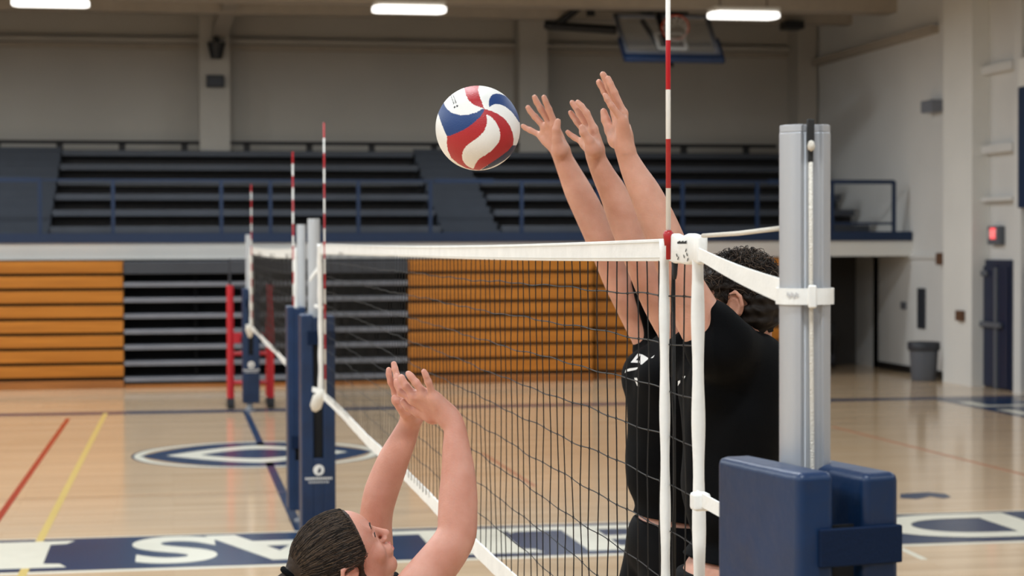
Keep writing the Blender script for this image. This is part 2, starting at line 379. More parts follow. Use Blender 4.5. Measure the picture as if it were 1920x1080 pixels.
# ceiling lights
xs = [onY(p, 16, 30.6)[0] for p in (-560, 95, 767, 1394)]
n_l = 0
names = {1: 'leftmost in view, cut by the top edge', 2: 'centre of the three in view', 3: 'beside the raised backboard'}
for i, (fx, fy) in enumerate(FIX):
    k = i % 4
    row = i//4
    if fy > 30: fx = xs[k]
    z = LIGHT_Z if fy < 30 else zY(14, fy, 767)
    vis = fy > 30 and k > 0
    oc = ('first', 'second', 'third', 'fourth')[k]; orow = ('first', 'second', 'third', 'fourth', 'fifth', 'sixth', 'seventh', 'eighth')[len(FIX)//4-1-row]
    lab = ('white glowing rectangular ceiling light, '+names[k]) if vis else 'ceiling light in the %s row from the back wall, %s from the left wall' % (orow, oc)
    t = empty('ceiling_light', (fx, fy, z), lab, 'light', 'rectangular ceiling lights')
    MB().box(fx-.56, fx+.56, fy-.24, fy+.24, z, z+.09).build('housing', M_white, t, .02)
    MB().prism([(fx-.58, fy-.12, z), (fx-.50, fy-.26, z), (fx+.50, fy-.26, z), (fx+.58, fy-.12, z), (fx+.58, fy+.12, z), (fx+.50, fy+.26, z), (fx-.50, fy+.26, z), (fx-.58, fy+.12, z)], (0, 0, -.07)).build('diffuser', M_lite, t)
    for hx in (-.4, .4): MB().tube([(fx+hx, fy, z+.09), (fx+hx, fy, 7.6)], .01).build('hanger', M_black, t)

# ---------------------------------------------------------------- lower bleachers
def bleacher_wood(px0, px1, y, label, dark=False):
    x0, x1 = xY(px0, y), xY(px1, y)
    t = empty('bleacher', ((x0+x1)/2, y, 0), label, 'bleachers', 'folded bleachers along the wall')
    ztop = zY(489, y, 300); zbot = zY(714, y, 100); n = 8; ph = (ztop-zbot)/n
    MB().box(x0+.02, x1-.02, y+.12, y+.6, 0, ztop-.02).build('carcass', M_void if not dark else M_riser, t)
    for k in range(n):
        za = zbot+k*ph+.045; zc = zbot+(k+1)*ph-.004
        MB().hexa([(x0, y+.05, za), (x1, y+.05, za), (x1, y+.12, za), (x0, y+.12, za), (x0, y, zc), (x1, y, zc), (x1, y+.3, zc), (x0, y+.3, zc)]).build('plank', M_wood, t, .004)
    MB().box(x0, x1, y-.02, y+.12, 0.0, zbot-.01).build('base_board', M_woodd, t, .005)
    return t
bleacher_wood(-320, 230, 30.75, 'folded orange wooden bleacher section at the far left of the hall')
bleacher_wood(766, 1112, 30.75, 'folded orange wooden bleacher section behind the middle of the net')
bleacher_wood(1116, 1500, 31.2, 'recessed wooden bleacher section behind the two blockers', True)
def bleacher_dark(px0, px1, y, label):
    x0, x1 = xY(px0, y)+.01, xY(px1, y)-.01
    t = empty('bleacher', ((x0+x1)/2, y, 0), label, 'bleachers', 'folded bleachers along the wall')
    MB().box(x0, x1, y+.5, y+.6, 0, zf0-.02).build('carcass', M_void, t)
    zs = [zY(q, y, 400) for q in (533, 562, 592, 621, 650, 680, 710)]
    MB().box(x0, x1, y-.02, y+.5, zY(513, y, 400), zY(490, y, 400)).build('top_board', M_seat, t, .01)
    for z in zs:
        MB().box(x0, x1, y, y+.5, z-.035, z+.04).build('tier_edge', M_edge, t, .012)
    MB().box(x0, x1, y-.02, y+.12, 0.0, zY(719, y, 400)).build('base_board', M_woodd, t, .005)
    for q in range(2):
        xx = x0+(x1-x0)*(q*2+1)/4
        MB().box(xx-.03, xx+.03, y+.3, y+.5, 0, zf0-.1).build('strut', M_void, t)
    return t
bleacher_dark(230, 766, 30.75, 'open dark bleacher section with grey tier edges, left of centre')

# ---------------------------------------------------------------- balcony bleachers
t = empty('balcony_bleachers', (0, 32.2, zn1), 'rows of dark grey bench seats rising on the balcony', 'bleachers')
xe = onY(1632, 430, 32.2)[0]
rows = [(32.15+.75*k, 2.53+.285*k) for k in range(6)]
aisles = [(XL, onY(96, 400, 33)[0]), (onY(817, 400, 33)[0], onY(922, 400, 33)[0])]
segs = [(aisles[0][1], aisles[1][0]), (aisles[1][1], xe)]
for k, (y, z) in enumerate(rows):
    MB().box(XL+.01, xe, y+.28, YB-.76, z-.26 if k else zn1, z-.10).build('riser', M_riser, t)
    for a, b in segs:
        MB().box(a+.03, b-.03, y, y+.28, z-.09, z+.02).build('bench', M_seat, t, .01)
    for a, b in aisles:
        MB().box(a+.01, b, y-.05, y+.3, max(z-.4, zn1), z-.05).box(a+.01, b, y+.3, min(y+.70, YB-.75), z-.26, z+.08).build('aisle_step', M_aisle, t)
# balcony front railing
t = empty('guardrail', (0, YF+.1, zn1), 'navy metal guardrail along the balcony front', 'railing')
yr = YF+.1
zr = zY(336, yr, 300)
def rail(a, b): return MB().box(a, b, yr-.025, yr+.025, zr-.05, zr+.02)
mbz = rail(XL, onY(77, 336, yr)[0]); mbz.build('top_rail', M_navy, t)
rail(onY(815, 336, yr)[0], onY(925, 336, yr)[0]).build('top_rail', M_navy, t)
rail(onY(1440, 340, yr)[0], onY(1676, 340, yr)[0]).build('top_rail', M_navy, t)
thin = MB().box(onY(77, 336, yr)[0], onY(1440, 336, yr)[0], yr-.012, yr+.012, zr-.03, zr)
thin.build('top_rail', M_navy, t)
for p in (-60, 75, 212, 415, 507, 672, 807, 978, 1120, 1280, 1420, 1560, 1676):
    x = onY(p, 400, yr)[0]; MB().box(x-.028, x+.028, yr-.03, yr+.03, zn1-.02, zr).build('post', M_navy, t)
MB().box(onY(1560, 400, yr)[0], onY(1676, 400, yr)[0], yr-.01, yr+.01, zn1+.12, zn1+.16).build('lower_rail', M_navy, t)
# rear railing
t = empty('guardrail', (0, YB-.6, 3.9), 'dark railing behind the top row of the balcony seats', 'railing')
yr = YB-.64; zr = zY(268, yr, 300)
x1r = onY(1455, 270, yr)[0]
MB().box(XL, x1r, yr-.03, yr+.03, zr-.03, zr+.04).build('top_rail', M_riser, t)
for p in list(range(-5, 1460, 117)):
    x = onY(p, 280, yr)[0]; MB().box(x-.06, x+.06, yr-.03, yr+.03, zr-.35, zr).build('post', M_riser, t)
MB().box(XL, x1r, yr-.02, yr+.02, zr-.33, zr-.18).build('kick_board', M_riser, t)

# wall mounted things
def wbox(name, mb, m, label, cat, **k): return tag(mb.build(name, m, **k), label, cat)
y = YB-.69
a, b = onY(387, 164, y), onY(420, 142, y)
t = empty('wall_clock', ((a[0]+b[0])/2, y, a[2]), 'small black digital clock box on the left pilaster', 'clock')
MB().box(a[0], b[0], y-.1, y, a[2], b[2]).build('case', M_black, t, .01)
MB().box(a[0]+.04, b[0]-.04, y-.105, y-.1, a[2]+.05, b[2]-.05).build('display', M_dgrey, t)
a, b = onY(398, 112, y), onY(412, 72, y)
t = empty('loudspeaker', ((a[0]+b[0])/2, y, a[2]), 'black speaker hung on the left pilaster above the clock', 'speaker')
MB().tube([(a[0]+.07, y-.2, a[2]), (a[0]+.07, y-.2, b[2]-.1)], [.1, .17], 16).build('horn', M_black, t)
MB().box(a[0]+.02, a[0]+.12, y-.2, y, b[2]-.1, b[2]+.02).build('bracket', M_black, t)

# basketball backboard, raised
t = empty('basketball_hoop', tuple(P(1255, 100, 33)), 'raised glass basketball backboard with navy edge padding under the roof', 'basketball hoop')
C4 = [P(1173, 104, 33.0), P(1352, 107, 33.0), P(1328, 30, 34.4), P(1150, 28, 34.4)]
nb = unit(np.cross(C4[1]-C4[0], C4[3]-C4[0]))
def bp(u, v, o=0): return (C4[0]*(1-u)+C4[1]*u)*(1-v)+(C4[3]*(1-u)+C4[2]*u)*v + nb*o
def bquad(u0, u1, v0, v1, o0, o1):
    return [bp(u0, v0, o0), bp(u1, v0, o0), bp(u1, v1, o0), bp(u0, v1, o0), bp(u0, v0, o1), bp(u1, v0, o1), bp(u1, v1, o1), bp(u0, v1, o1)]
gm = bpy.data.materials.new('backboard_glass'); gm.use_nodes = True; gb = gm.node_tree.nodes['Principled BSDF']
gb.inputs['Base Color'].default_value = (.8, .85, .9, 1); gb.inputs['Roughness'].default_value = .05; gb.inputs['Alpha'].default_value = 0.10
MB().hexa(bquad(0.02, .98, .03, .97, -.01, .01)).build('glass_pane', gm, t)
mb = MB()
for q in ((0, 1, 0, .06), (0, 1, .95, 1), (0, .04, 0, 1), (.96, 1, 0, 1)): mb.hexa(bquad(*q, -.03, .03))
mb.build('frame', M_edge, t)
mb = MB()
for q in ((.36, .68, .14, .19), (.36, .68, .52, .57), (.36, .39, .14, .57), (.65, .68, .14, .57)): mb.hexa(bquad(*q, .012, .02))
mb.build('target_square', M_logo, t)
MB().hexa(bquad(-.03, 1.03, -.1, 0.0, -.05, .05)).hexa(bquad(-.03, .0, -.1, .4, -.05, .05)).hexa(bquad(1.0, 1.03, -.1, .4, -.05, .05)).build('edge_padding', M_navy, t, .02)
rc = bp(.56, .36, .26); uu = unit(C4[1]-C4[0])
MB().tube([rc+.23*(uu*math.cos(a)+nb*math.sin(a)) for a in np.linspace(0, 2*math.pi, 25)], .012, 6, False).build('rim', mat('orange_rim', (214, 80, 40), .5), t)
mb = MB(); vd = unit(C4[3]-C4[0])
for k in range(12):
    a0 = 2*math.pi*k/12
    for s in (-1, 1):
        mb.tube([rc+.22*(uu*math.cos(a0)+nb*math.sin(a0)), rc-vd*.14+.17*(uu*math.cos(a0+s*.26)+nb*math.sin(a0+s*.26)), rc-vd*.26+.15*(uu*math.cos(a0)+nb*math.sin(a0))], .006, 4, False)
mb.build('hoop_net', M_tape, t)
mb = MB()
def bar(a, b, r=.07): mb.tube([P(*a), P(*b)], r, 8)
bar((1022, 47, 35), (1155, 56, 34.6), .08); bar((1040, 50, 35), (1100, 2, 34.5), .07); bar((1095, 12, 34.5), (1290, 20, 34.5), .07)
bar((1108, 30, 34.5), (1102, -40, 34.5), .08); bar((1210, 25, 34.6), (1225, -45, 34.6), .13); bar((1235, 30, 34.2), (1255, 106, 33.2), .06); bar((1205, 40, 34.6), (1240, 95, 33.5), .05)
bar((1262, 20, 34.5), (1305, -20, 34.5), .06)
bar((1254, 106, 33.1), (1256, 126, 33.1), .07)
mb.build('folding_arm', M_black, t)
# dark track beside the right ceiling light
A = P(1485, 48, 35.5); wbox('loudspeaker', MB().obox(A, (1, 0, 0), (0, 1, 0), (0, 0, 1), .17, .2, .07), M_black, 'flat black box hanging from the roof beside the right ceiling light', 'speaker')

# right wall things
def xbox(px0, py0, px1, py1, th, x=XR):
    """box on the right wall between two pixels' rays"""
    A, B = onX(px0, py0, x-th), onX(px1, py1, x-th)
    ya, yb = sorted((A[1], B[1])); za, zc = sorted((A[2], B[2]))
    return ya, yb, za, zc
ya, yb, za, zc = xbox(1829, 488, 1897, 720, .05)
t = empty('door_3', (XR, (ya+yb)/2, 0), 'dark navy double door under the red exit sign', 'door'); t['kind'] = 'structure'
zc = onX(1860, 487, XR-.05)[2]
MB().box(XR-.06, XR, ya, yb, 0, zc).build('frame', M_navyd, t, .01)
ym = ya+(yb-ya)*.32
MB().box(XR-.09, XR-.06, ya+.08, ym-.03, 0.02, zc-.1).build('leaf', M_navyd, t, .01)
MB().box(XR-.09, XR-.06, ym+.06, yb-.25, 0.02, zc-.1).build('leaf', M_navyd, t, .01)
MB().box(XR-.13, XR-.06, ym-.03, ym+.06, 0, zc-.12).build('mullion', M_grey, t, .01)
zz = onX(1862, 609, XR-.1)[2]
MB().box(XR-.16, XR-.1, ym-.22, yb-.25, zz-.04, zz+.04).build('push_bar', M_grey, t, .01)
MB().box(XR-.14, XR-.09, yb-.6, yb-.3, zc-.25, zc-.17).build('door_closer', M_grey, t, .01)
ya, yb, za, zc = xbox(1851, 424, 1873, 459, .1)
t = empty('exit_sign', (XR, (ya+yb)/2, za), 'lit red exit sign above the navy double door', 'sign')
MB().box(XR-.1, XR, ya, yb, za, zc).build('housing', M_grey, t, .01)
MB().box(XR-.11, XR-.1, ya+.12, yb-.12, za+.09, zc-.03).build('lit_panel', M_exit, t)
text_mesh('EXIT', 'exit_lettering', M_logo, t, (XR-.112, (ya+yb)/2, (za+zc)/2-.03), (0, -1, 0), (0, 0, 1), .15, off=.01)
wbox('wall_pad', MB().box(XR-.09, XR, yX(1985), yX(1903, XR-.09), .1, onX(1905, 500, XR-.09)[2]), mat('navy_wall_pad', (14, 28, 60), .6), 'dark navy wall pad beside the double door at the right edge', 'padding', bevel=.02)
t = empty('banner', (XR-.25, yX(1940), 3), 'navy and white banner hanging at the right edge', 'banner')
yb_ = onX(1911, 300, XR-.25)[1]
MB().box(XR-.27, XR-.25, yb_-2.2, yb_, onX(1914, 390, XR-.25)[2], onX(1914, 163, XR-.25)[2]).build('navy_cloth', M_navy, t)
MB().box(XR-.27, XR-.25, yb_-2.2, yb_, onX(1914, 163, XR-.25)[2], onX(1914, 110, XR-.25)[2]).build('white_cloth', M_white, t)
for px0, py0, px1, py1, th, m, nm, lab, cat in (
    (1754, 474, 1770, 497, .12, M_brown, 'fire_alarm', 'small brown alarm box beside the pilaster above the trash can', 'alarm'),
    (1688, 566, 1696, 580, .04, M_grey, 'light_switch', 'small grey switch plate on the wall near the passage opening', 'switch'),
    (1719, 540, 1733, 617, .03, M_dgrey, 'wall_grille', 'tall narrow grey slot panel on the wall above the trash can', 'panel'),
    (1726, 190, 1746, 209, .2, M_edge, 'wall_camera', 'small grey box mounted high on the side wall', 'camera')):
    ya, yb, za, zc = xbox(px0, py0, px1, py1, th)
    wbox(nm, MB().box(XR-th, XR, ya, yb, za, zc), m, lab, cat, bevel=.01)
A, B = onX(1792, 582, XR-.33), onX(1804, 602, XR-.33)
wbox('control_box', MB().box(XR-.34, XR-.28, B[1], A[1], B[2], A[2]), M_brown, 'small brown control box on the pilaster left of the door', 'switch')
# trash can
tc_ = onF(1732, 714)
t = empty('trash_can', (tc_[0], tc_[1], 0), 'grey plastic trash can with a dark rim by the side wall', 'trash can')
hh = (714-642)/FPX*31.9
MB().lathe((tc_[0], tc_[1], 0), [(.19, 0), (.2, .02), (.235, hh-.1), (.235, hh-.08)], 28).build('bin', M_grey, t, smooth=True)
MB().lathe((tc_[0], tc_[1], 0), [(.25, hh-.14), (.262, hh-.12), (.262, hh-.01), (.24, hh), (.15, hh+.005)], 28).build('rim', M_dgrey, t, smooth=True)
# dark cart in the passage
a = onF(1571, 693); t = empty('storage_cart', (a[0], a[1]+.6, 0), 'black cart standing in the dark passage opening', 'cart')
a = V(a[0], a[1]+.6, 0)
MB().box(a[0]-.35, a[0]+.12, a[1]-.2, a[1]+.3, .55, .82).build('tray', M_black, t, .02)
MB().box(a[0]-.3, a[0]+.1, a[1]-.2, a[1]+.3, .08, .25).build('base', M_dgrey, t, .02)
for sx in (-.3, .08):
    for sy in (-.17, .27): MB().box(a[0]+sx-.02, a[0]+sx+.02, a[1]+sy-.02, a[1]+sy+.02, 0, .6).build('leg', M_black, t)

# ---------------------------------------------------------------- nets
NX = 1.01
YA0 = onX(1253, 300, NX-.014)[1]
def stripe_mat():
    m = bpy.data.materials.new('red_white_antenna'); m.use_nodes = True; nt = m.node_tree; b = nt.nodes['Principled BSDF']
    tc = nt.nodes.new('ShaderNodeTexCoord'); sp = nt.nodes.new('ShaderNodeSeparateXYZ'); nt.links.new(tc.outputs['Object'], sp.inputs[0])
    md = nt.nodes.new('ShaderNodeMath'); md.operation = 'PINGPONG'; md.inputs[1].default_value = 0.1
    ad = nt.nodes.new('ShaderNodeMath'); ad.operation = 'ADD'; ad.inputs[1].default_value = 10.05
    nt.links.new(sp.outputs['Z'], ad.inputs[0]); nt.links.new(ad.outputs[0], md.inputs[0])
    gt = nt.nodes.new('ShaderNodeMath'); gt.operation = 'GREATER_THAN'; gt.inputs[1].default_value = 0.05
    nt.links.new(md.outputs[0], gt.inputs[0])
    mx = nt.nodes.new('ShaderNodeMix'); mx.data_type = 'RGBA'; mx.inputs[6].default_value = rgb(178, 22, 30); mx.inputs[7].default_value = rgb(236, 234, 228)
    nt.links.new(gt.outputs[0], mx.inputs[0]); nt.links.new(mx.outputs[2], b.inputs['Base Color']); b.inputs['Roughness'].default_value = .35
    return m
M_ant = stripe_mat()
def ribbon(mb, pts, hw, th, up):
    """flat strap along pts: half width hw along 'up' list, thickness th"""
    n = len(pts); base = []
    for i, p in enumerate(pts):
        p = np.array(p, float); t = unit(np.array(pts[min(i+1, n-1)])-np.array(pts[max(i-1, 0)])); u = np.array(up[i] if isinstance(up, list) else up, float)
        u = unit(u-t*np.dot(u, t)); nrm = np.cross(t, u); h = hw[i] if isinstance(hw, (list, np.ndarray)) else hw
        for su, sn in ((-1, -1), (1, -1), (1, 1), (-1, 1)): base.append(p+u*h*su+nrm*th/2*sn)
    fs = [(4*i+k, 4*i+(k+1) % 4, 4*(i+1)+(k+1) % 4, 4*(i+1)+k) for i in range(n-1) for k in range(4)]
    fs += [(3, 2, 1, 0), (4*n-4, 4*n-3, 4*n-2, 4*n-1)]
    return mb.add(base, fs)
def antenna(y, ztop, label, grp='net antennas', zb=1.16, x=NX-.012, r=.0052, full=True):
    t = empty('net_antenna', (x, y, ztop-.0), label, 'antenna', grp)
    o = MB().tube([(0, 0, .8), (0, 0, -1.0 if full else -.045)], r, 12).build('rod', M_ant, None, smooth=True); o.parent = t
    MB().tube([(x, y, ztop+.014), (x, y, ztop+.008), (x+.002, y, ztop-.016)], [.007, .011, .010], 10).build('clip', M_red, t, smooth=True)
    return t
def net(y0, y1, ztop, ya0, ya1, label, detail=True):
    t = empty('volleyball_net', (NX, (y0+y1)/2, ztop-1), label, 'net', 'volleyball nets')
    rs = np.random.RandomState(5)
    L = y1-y0
    def sag(y): s = (y-y0)/L; return -.072*s*(1-s)*(1.15-.5*s)
    def wob(y, k): return .0030*math.sin(y*4.3+k*1.7)*math.sin(y*2.1+k*.9)+.0014*math.sin(y*17+k)
    ys = np.linspace(y0, y1, 120 if detail else 60)
    hw = [(.0235+.016*max(0, (y-y0)/L-.45)**1.5*2) if detail else .042 for y in ys]
    mb = MB(); ribbon(mb, [(NX+.004*math.sin(y*2.3), y, ztop+sag(y)-h) for y, h in zip(ys, hw)], hw, .008, (0, 0, 1))
    mb.build('top_tape', M_tape, t, .002)
    mb = MB()
    for s in (-1, 1): ribbon(mb, [(NX-.0045+.004*math.sin(y*2.3), y, ztop+sag(y)-h+s*(h-.007)) for y, h in zip(ys, hw)], .0012, .0012, (0, 0, 1))
    mb.build('stitching', mat('tape_stitch', (206, 202, 192), .8), t)
    zbot = ztop-1.0
    mb = MB(); ribbon(mb, [(NX+.006*math.sin(y*1.7), y, zbot-.028+.6*wob(y, 9)+sag(y)*.3) for y in ys], .028, .006, (0, 0, 1)); mb.build('bottom_tape', M_tape, t)
    mb = MB(); cr = .00155 if detail else .0022
    def zc(k, y):
        base = ztop-.048-.098*k+.03*0
        s = sag(y)*(1-k/10*.7)
        return ztop-.117-(k-1)*.0985+s+wob(y, k)*1.3
    for k in range(1, 10):
        yy = np.linspace(y0, y1, int(L/.05)); mb.tube([(NX+.002*math.sin(y*9+k), y, zc(k, y)) for y in yy], cr, 4, False)
    nv = int(round(L/.1)); 
    for i in range(1, nv):
        y = y0+.1*i+.004*math.sin(i*2.1)
        pts = []
        for k in range(11):
            z = ztop-.045+sag(y) if k == 0 else (zc(k, y) if k < 10 else zbot-.02+.6*wob(y, 9)+sag(y)*.3)
            pts.append((NX+.002*math.sin(y*9+k), y+.0055*math.sin(i*1.3+k*1.9)*(k/6.0 if k < 7 else 1), z))
        sub = []
        for a, b in zip(pts[:-1], pts[1:]):
            for q in (0, .5): sub.append(tuple(a[j]+(b[j]-a[j])*q+(0.0012*math.sin(i*3+q*5+b[2]*40) if j == 1 and q else 0) for j in range(3)))
        sub.append(pts[-1]); mb.tube(sub, cr, 4, False)
        if detail and y < y0+5:
            for k in range(1, 10):
                p = np.array(pts[k]); mb.obox(p, (1, 0, 0), (0, 1, 0), (0, 0, 1), .0022, .0024, .0024)
    mb.build('net_mesh', M_cord, t)
    return t, sag
ZN = 2.235
net1, sag1 = net(3.64, 13.25, ZN, 3.87, 12.82, 'near volleyball net with white top tape crossing the picture')
def sleeve(t, y, z0, z1, rx=.006, ry=.012, name='side_sleeve', x=NX, jit=0.0, w=None):
    mb = MB(); pts = []; n = 40; vs = []; 
    for i in range(n+1):
        z = z0+(z1-z0)*i/n; k = 14
        wx = rx*(1+.12*math.sin(z*31)); wy = ry*(1+.06*math.sin(z*23+1))
        cx = x+jit*math.sin(z*5); cy = y+jit*math.sin(z*7+2)
        for q in range(k): a = 2*math.pi*q/k; vs.append((cx+wx*math.cos(a), cy+wy*math.sin(a), z))
    fs = [(i*14+q, i*14+(q+1) % 14, (i+1)*14+(q+1) % 14, (i+1)*14+q) for i in range(n) for q in range(14)]
    fs += [tuple(range(13, -1, -1)), tuple(n*14+q for q in range(14))]
    mb.add(vs, fs); return mb.build(name, M_tape, t, smooth=True)
sleeve(net1, onX(1246.5, 700, NX-.009)[1], ZN-1.06, ZN-.004, .0105, .010, 'antenna_sleeve', NX-.009, .001)
sleeve(net1, onX(1309.5, 700, NX)[1], ZN-1.06, ZN-.03, .0125, .012, 'side_sleeve', NX, .0015)
# the wrapped tape end between the two sleeves
mb = MB(); yy = np.linspace(3.60, YA0-.01, 16)
ribbon(mb, [(NX-.002, y, ZN-.024+.002*math.sin(y*40)) for y in yy], [.0285+.002*math.sin(y*55) for y in yy], .022, (0, 0, 1)); mb.build('tape_end', M_tape, net1, .006, smooth=True)
mb = MB()
for k in range(9): mb.box(NX-.0155, NX-.0145, 3.735-.008*k, 3.7395-.008*k, ZN-.013, ZN-.009+.001*(k % 3))
for k, (yy_, zz_) in enumerate(((3.745, -.036), (3.735, -.042), (3.690, -.038), (3.675, -.026), (3.668, -.034), (3.662, -.044))): mb.obox((NX-.015, yy_, ZN+zz_), (1, 0, 0), unit((0, 1, .8*(-1)**k)), unit((0, -.8*(-1)**k, 1)), .0005, .0042, .0012)
mb.build('printed_label', M_print, net1)
antenna(YA0, ZN, 'red and white antenna rod at the near end of the near net', x=NX-.014, full=False)
MB().tube([(NX+.004, onX(1260, 600, NX)[1], ZN-.05), (NX+.005, onX(1259.5, 600, NX)[1], ZN-.5), (NX+.004, onX(1260, 600, NX)[1], ZN-1.0)], .0034, 8).build('edge_cord', M_cord, net1, smooth=True)
wbox_ = MB().tube([(NX-.006, YA0-.02, ZN-.05), (NX-.006, YA0-.02, ZN-.075), (NX-.006, YA0-.02, ZN-.085)], [.007, .005, .003], 10).build('clip_tail', M_print, net1, smooth=True)
sleeve(net1, 13.22, ZN-1.06, ZN-.0, .018, .018, 'side_sleeve', NX-.01, .003)
antenna(12.82, ZN, 'red and white antenna at the far end of the near net', x=NX-.01)
# second net further down the hall
ya, yb = onX(552, 466, NX)[1], onX(473, 466, NX)[1]
Z2 = 2.205
net2, _ = net(15.95, yb+.25, Z2, ya, yb, 'second volleyball net further down the hall', False)
antenna(ya, Z2, 'thin red and white antenna just left of the middle pair of posts', x=NX-.01, r=.007)
antenna(yb, Z2, 'most distant red and white antenna at the far post', x=NX-.01, r=.007)
sleeve(net2, yb+.22, Z2-1.08, Z2+.0, .03, .03, 'side_sleeve', NX, .0)
sleeve(net2, 15.97, Z2-1.06, Z2+.0, .018, .018, 'side_sleeve', NX, .0)

# ---------------------------------------------------------------- posts
def post(cx, cy, r, ztop, label, ridge=True, m=None, ang=0):
    t = empty('net_post', (cx, cy, 0), label, 'post', 'volleyball net posts')
    prof = []; n = 96
    for k in range(n):
        a = 2*math.pi*k/n; rr = r
        if ridge:
            d = (a-ang+math.pi) % (2*math.pi)-math.pi
            if abs(d) < .40: rr = r*.80/math.cos(d)*math.cos(.34)
            if .40 <= abs(d) < .5: rr = r*1.015
        prof.append((cx+rr*math.cos(a), cy+rr*math.sin(a)))
    mb = MB(); mb.prism([(x, y, 0.02) for x, y in prof], (0, 0, ztop-.02-.012))
    mb.build('tube', m or M_alu, t, .003)
    mb = MB(); mb.prism([(cx+(x-cx)*.985, cy+(y-cy)*.985, ztop-.012) for x, y in prof], (0, 0, .012)); mb.build('cap', m or M_alu, t, .001)
    MB().lathe((cx, cy, 0), [(r*1.9, 0.0), (r*1.9, .012), (r*1.3, .02)], 24).build('floor_collar', M_alu, t)
    return t
PC = P(1509, 560, 3.22); pcx, pcy = PC[0], PC[1]
pr = 47.5/FPX*3.22
tocam = math.atan2(-pcy, -pcx)
post1 = post(pcx, pcy, pr, P(1505, 236, 3.22)[2], 'large silver net post in the right foreground', ang=tocam+.32)
rdir = V(math.cos(tocam+.25), math.sin(tocam+.25), 0)
rc0 = V(pcx, pcy, 0)+rdir*(pr+.004)
rc0 = V(pcx, pcy, 0)+rdir*(pr*.90)
zt = P(1518, 250, 3.2)[2]
MB().tube([(rc0[0], rc0[1], zt-.02), (rc0[0]+.0005, rc0[1], zt-.25), (rc0[0]+.003, rc0[1], 1.86), (rc0[0]+.002, rc0[1], 1.3)], .0038, 8).build('tension_rope', M_rope, post1, smooth=True)
MB().obox((rc0[0], rc0[1], zt), rdir, np.cross(rdir, (0, 0, 1)), (0, 0, 1), .004, .006, .022).obox((rc0[0], rc0[1], zt-.035), rdir, np.cross(rdir, (0, 0, 1)), (0, 0, 1), .004, .004, .014).build('pulley_slot', M_print, post1, .002)
MB().lathe((rc0[0]+rdir[0]*.004, rc0[1]+rdir[1]*.004, zt-.022), [(.001, -.009), (.0055, -.006), (.0065, 0), (.0045, .007), (.001, .009)], 12).build('rope_knot', M_rope, post1, smooth=True)
# tie strap net -> post
zs = P(1510, 556, 3.18)[2]
tie = empty('tie_strap', (NX, 3.6, zs), 'white strap from the net corner wrapped round the foreground post', 'strap')
ps = P(1311, 476, 3.70); pe_dir = V(pcx, pcy, 0)
a0 = math.atan2(3.66-pcy, NX-pcx)
ring = []
for k in range(40):
    a = a0+.9+2*math.pi*k/39
    ring.append((pcx+(pr+.004)*math.cos(a), pcy+(pr+.004)*math.sin(a), zs+.000*k))
mb = MB(); ribbon(mb, ring, .0135, .004, (0, 0, 1)); mb.build('wrap', M_tape, tie)
q = P(1464, 545, 3.22)
mb = MB(); pts = [ps*(1-s)+q*s+V(0, 0, -.004*math.sin(s*math.pi)) for s in np.linspace(0, 1, 14)]
ribbon(mb, pts, [.011+.009*s for s in np.linspace(0, 1, 14)], .004, (0, 0.25, 1)); mb.build('run', M_tape, tie)
kn = V(pcx, pcy, zs)+rdir*(pr+.007); MB().obox(kn, rdir, np.cross(rdir, (0, 0, 1)), (0, 0, 1), .004, .007, .019).build('buckle', M_tape, tie, .003)
mb = MB(); tdir = np.cross(rdir, (0, 0, 1))
for k in range(8):
    a = math.atan2(-pcy, -pcx)-.62+.055*k; c = V(pcx+(pr+.0068)*math.cos(a), pcy+(pr+.0068)*math.sin(a), zs+.004-.002*(k % 3)); rr_ = V(math.cos(a), math.sin(a), 0)
    mb.obox(c, rr_, np.cross(rr_, (0, 0, 1)), (0, 0, 1), .0003, .0012, .003)
mb.build('faint_print', mat('faded_print', (196, 196, 196), .8), tie)
# top rope
a, b = P(1318, 442, 3.70), P(1462, 428, 3.27)
tag(MB().tube([a, (a+b)/2+V(0, 0, -.002), b], .0042, 8).build('tension_cable', M_rope, None, smooth=True), 'white rope from the net top corner to the silver foreground post', 'rope')
# lower strap
a, b = P(1307, 932, 3.70), P(1425, 997, 3.33)
tl = empty('tie_strap', tuple(a), 'lower white strap running from the net side into the foreground pad', 'strap')
mb = MB(); ribbon(mb, [a*(1-s)+b*s for s in np.linspace(0, 1, 8)], .013, .004, (0, 0.2, 1)); mb.build('run', M_tape, tl)
MB().obox(P(1313, 940, 3.68), (1, 0, 0), (0, 1, 0), (0, 0, 1), .017, .018, .017).build('loop', M_tape, tl, .006)

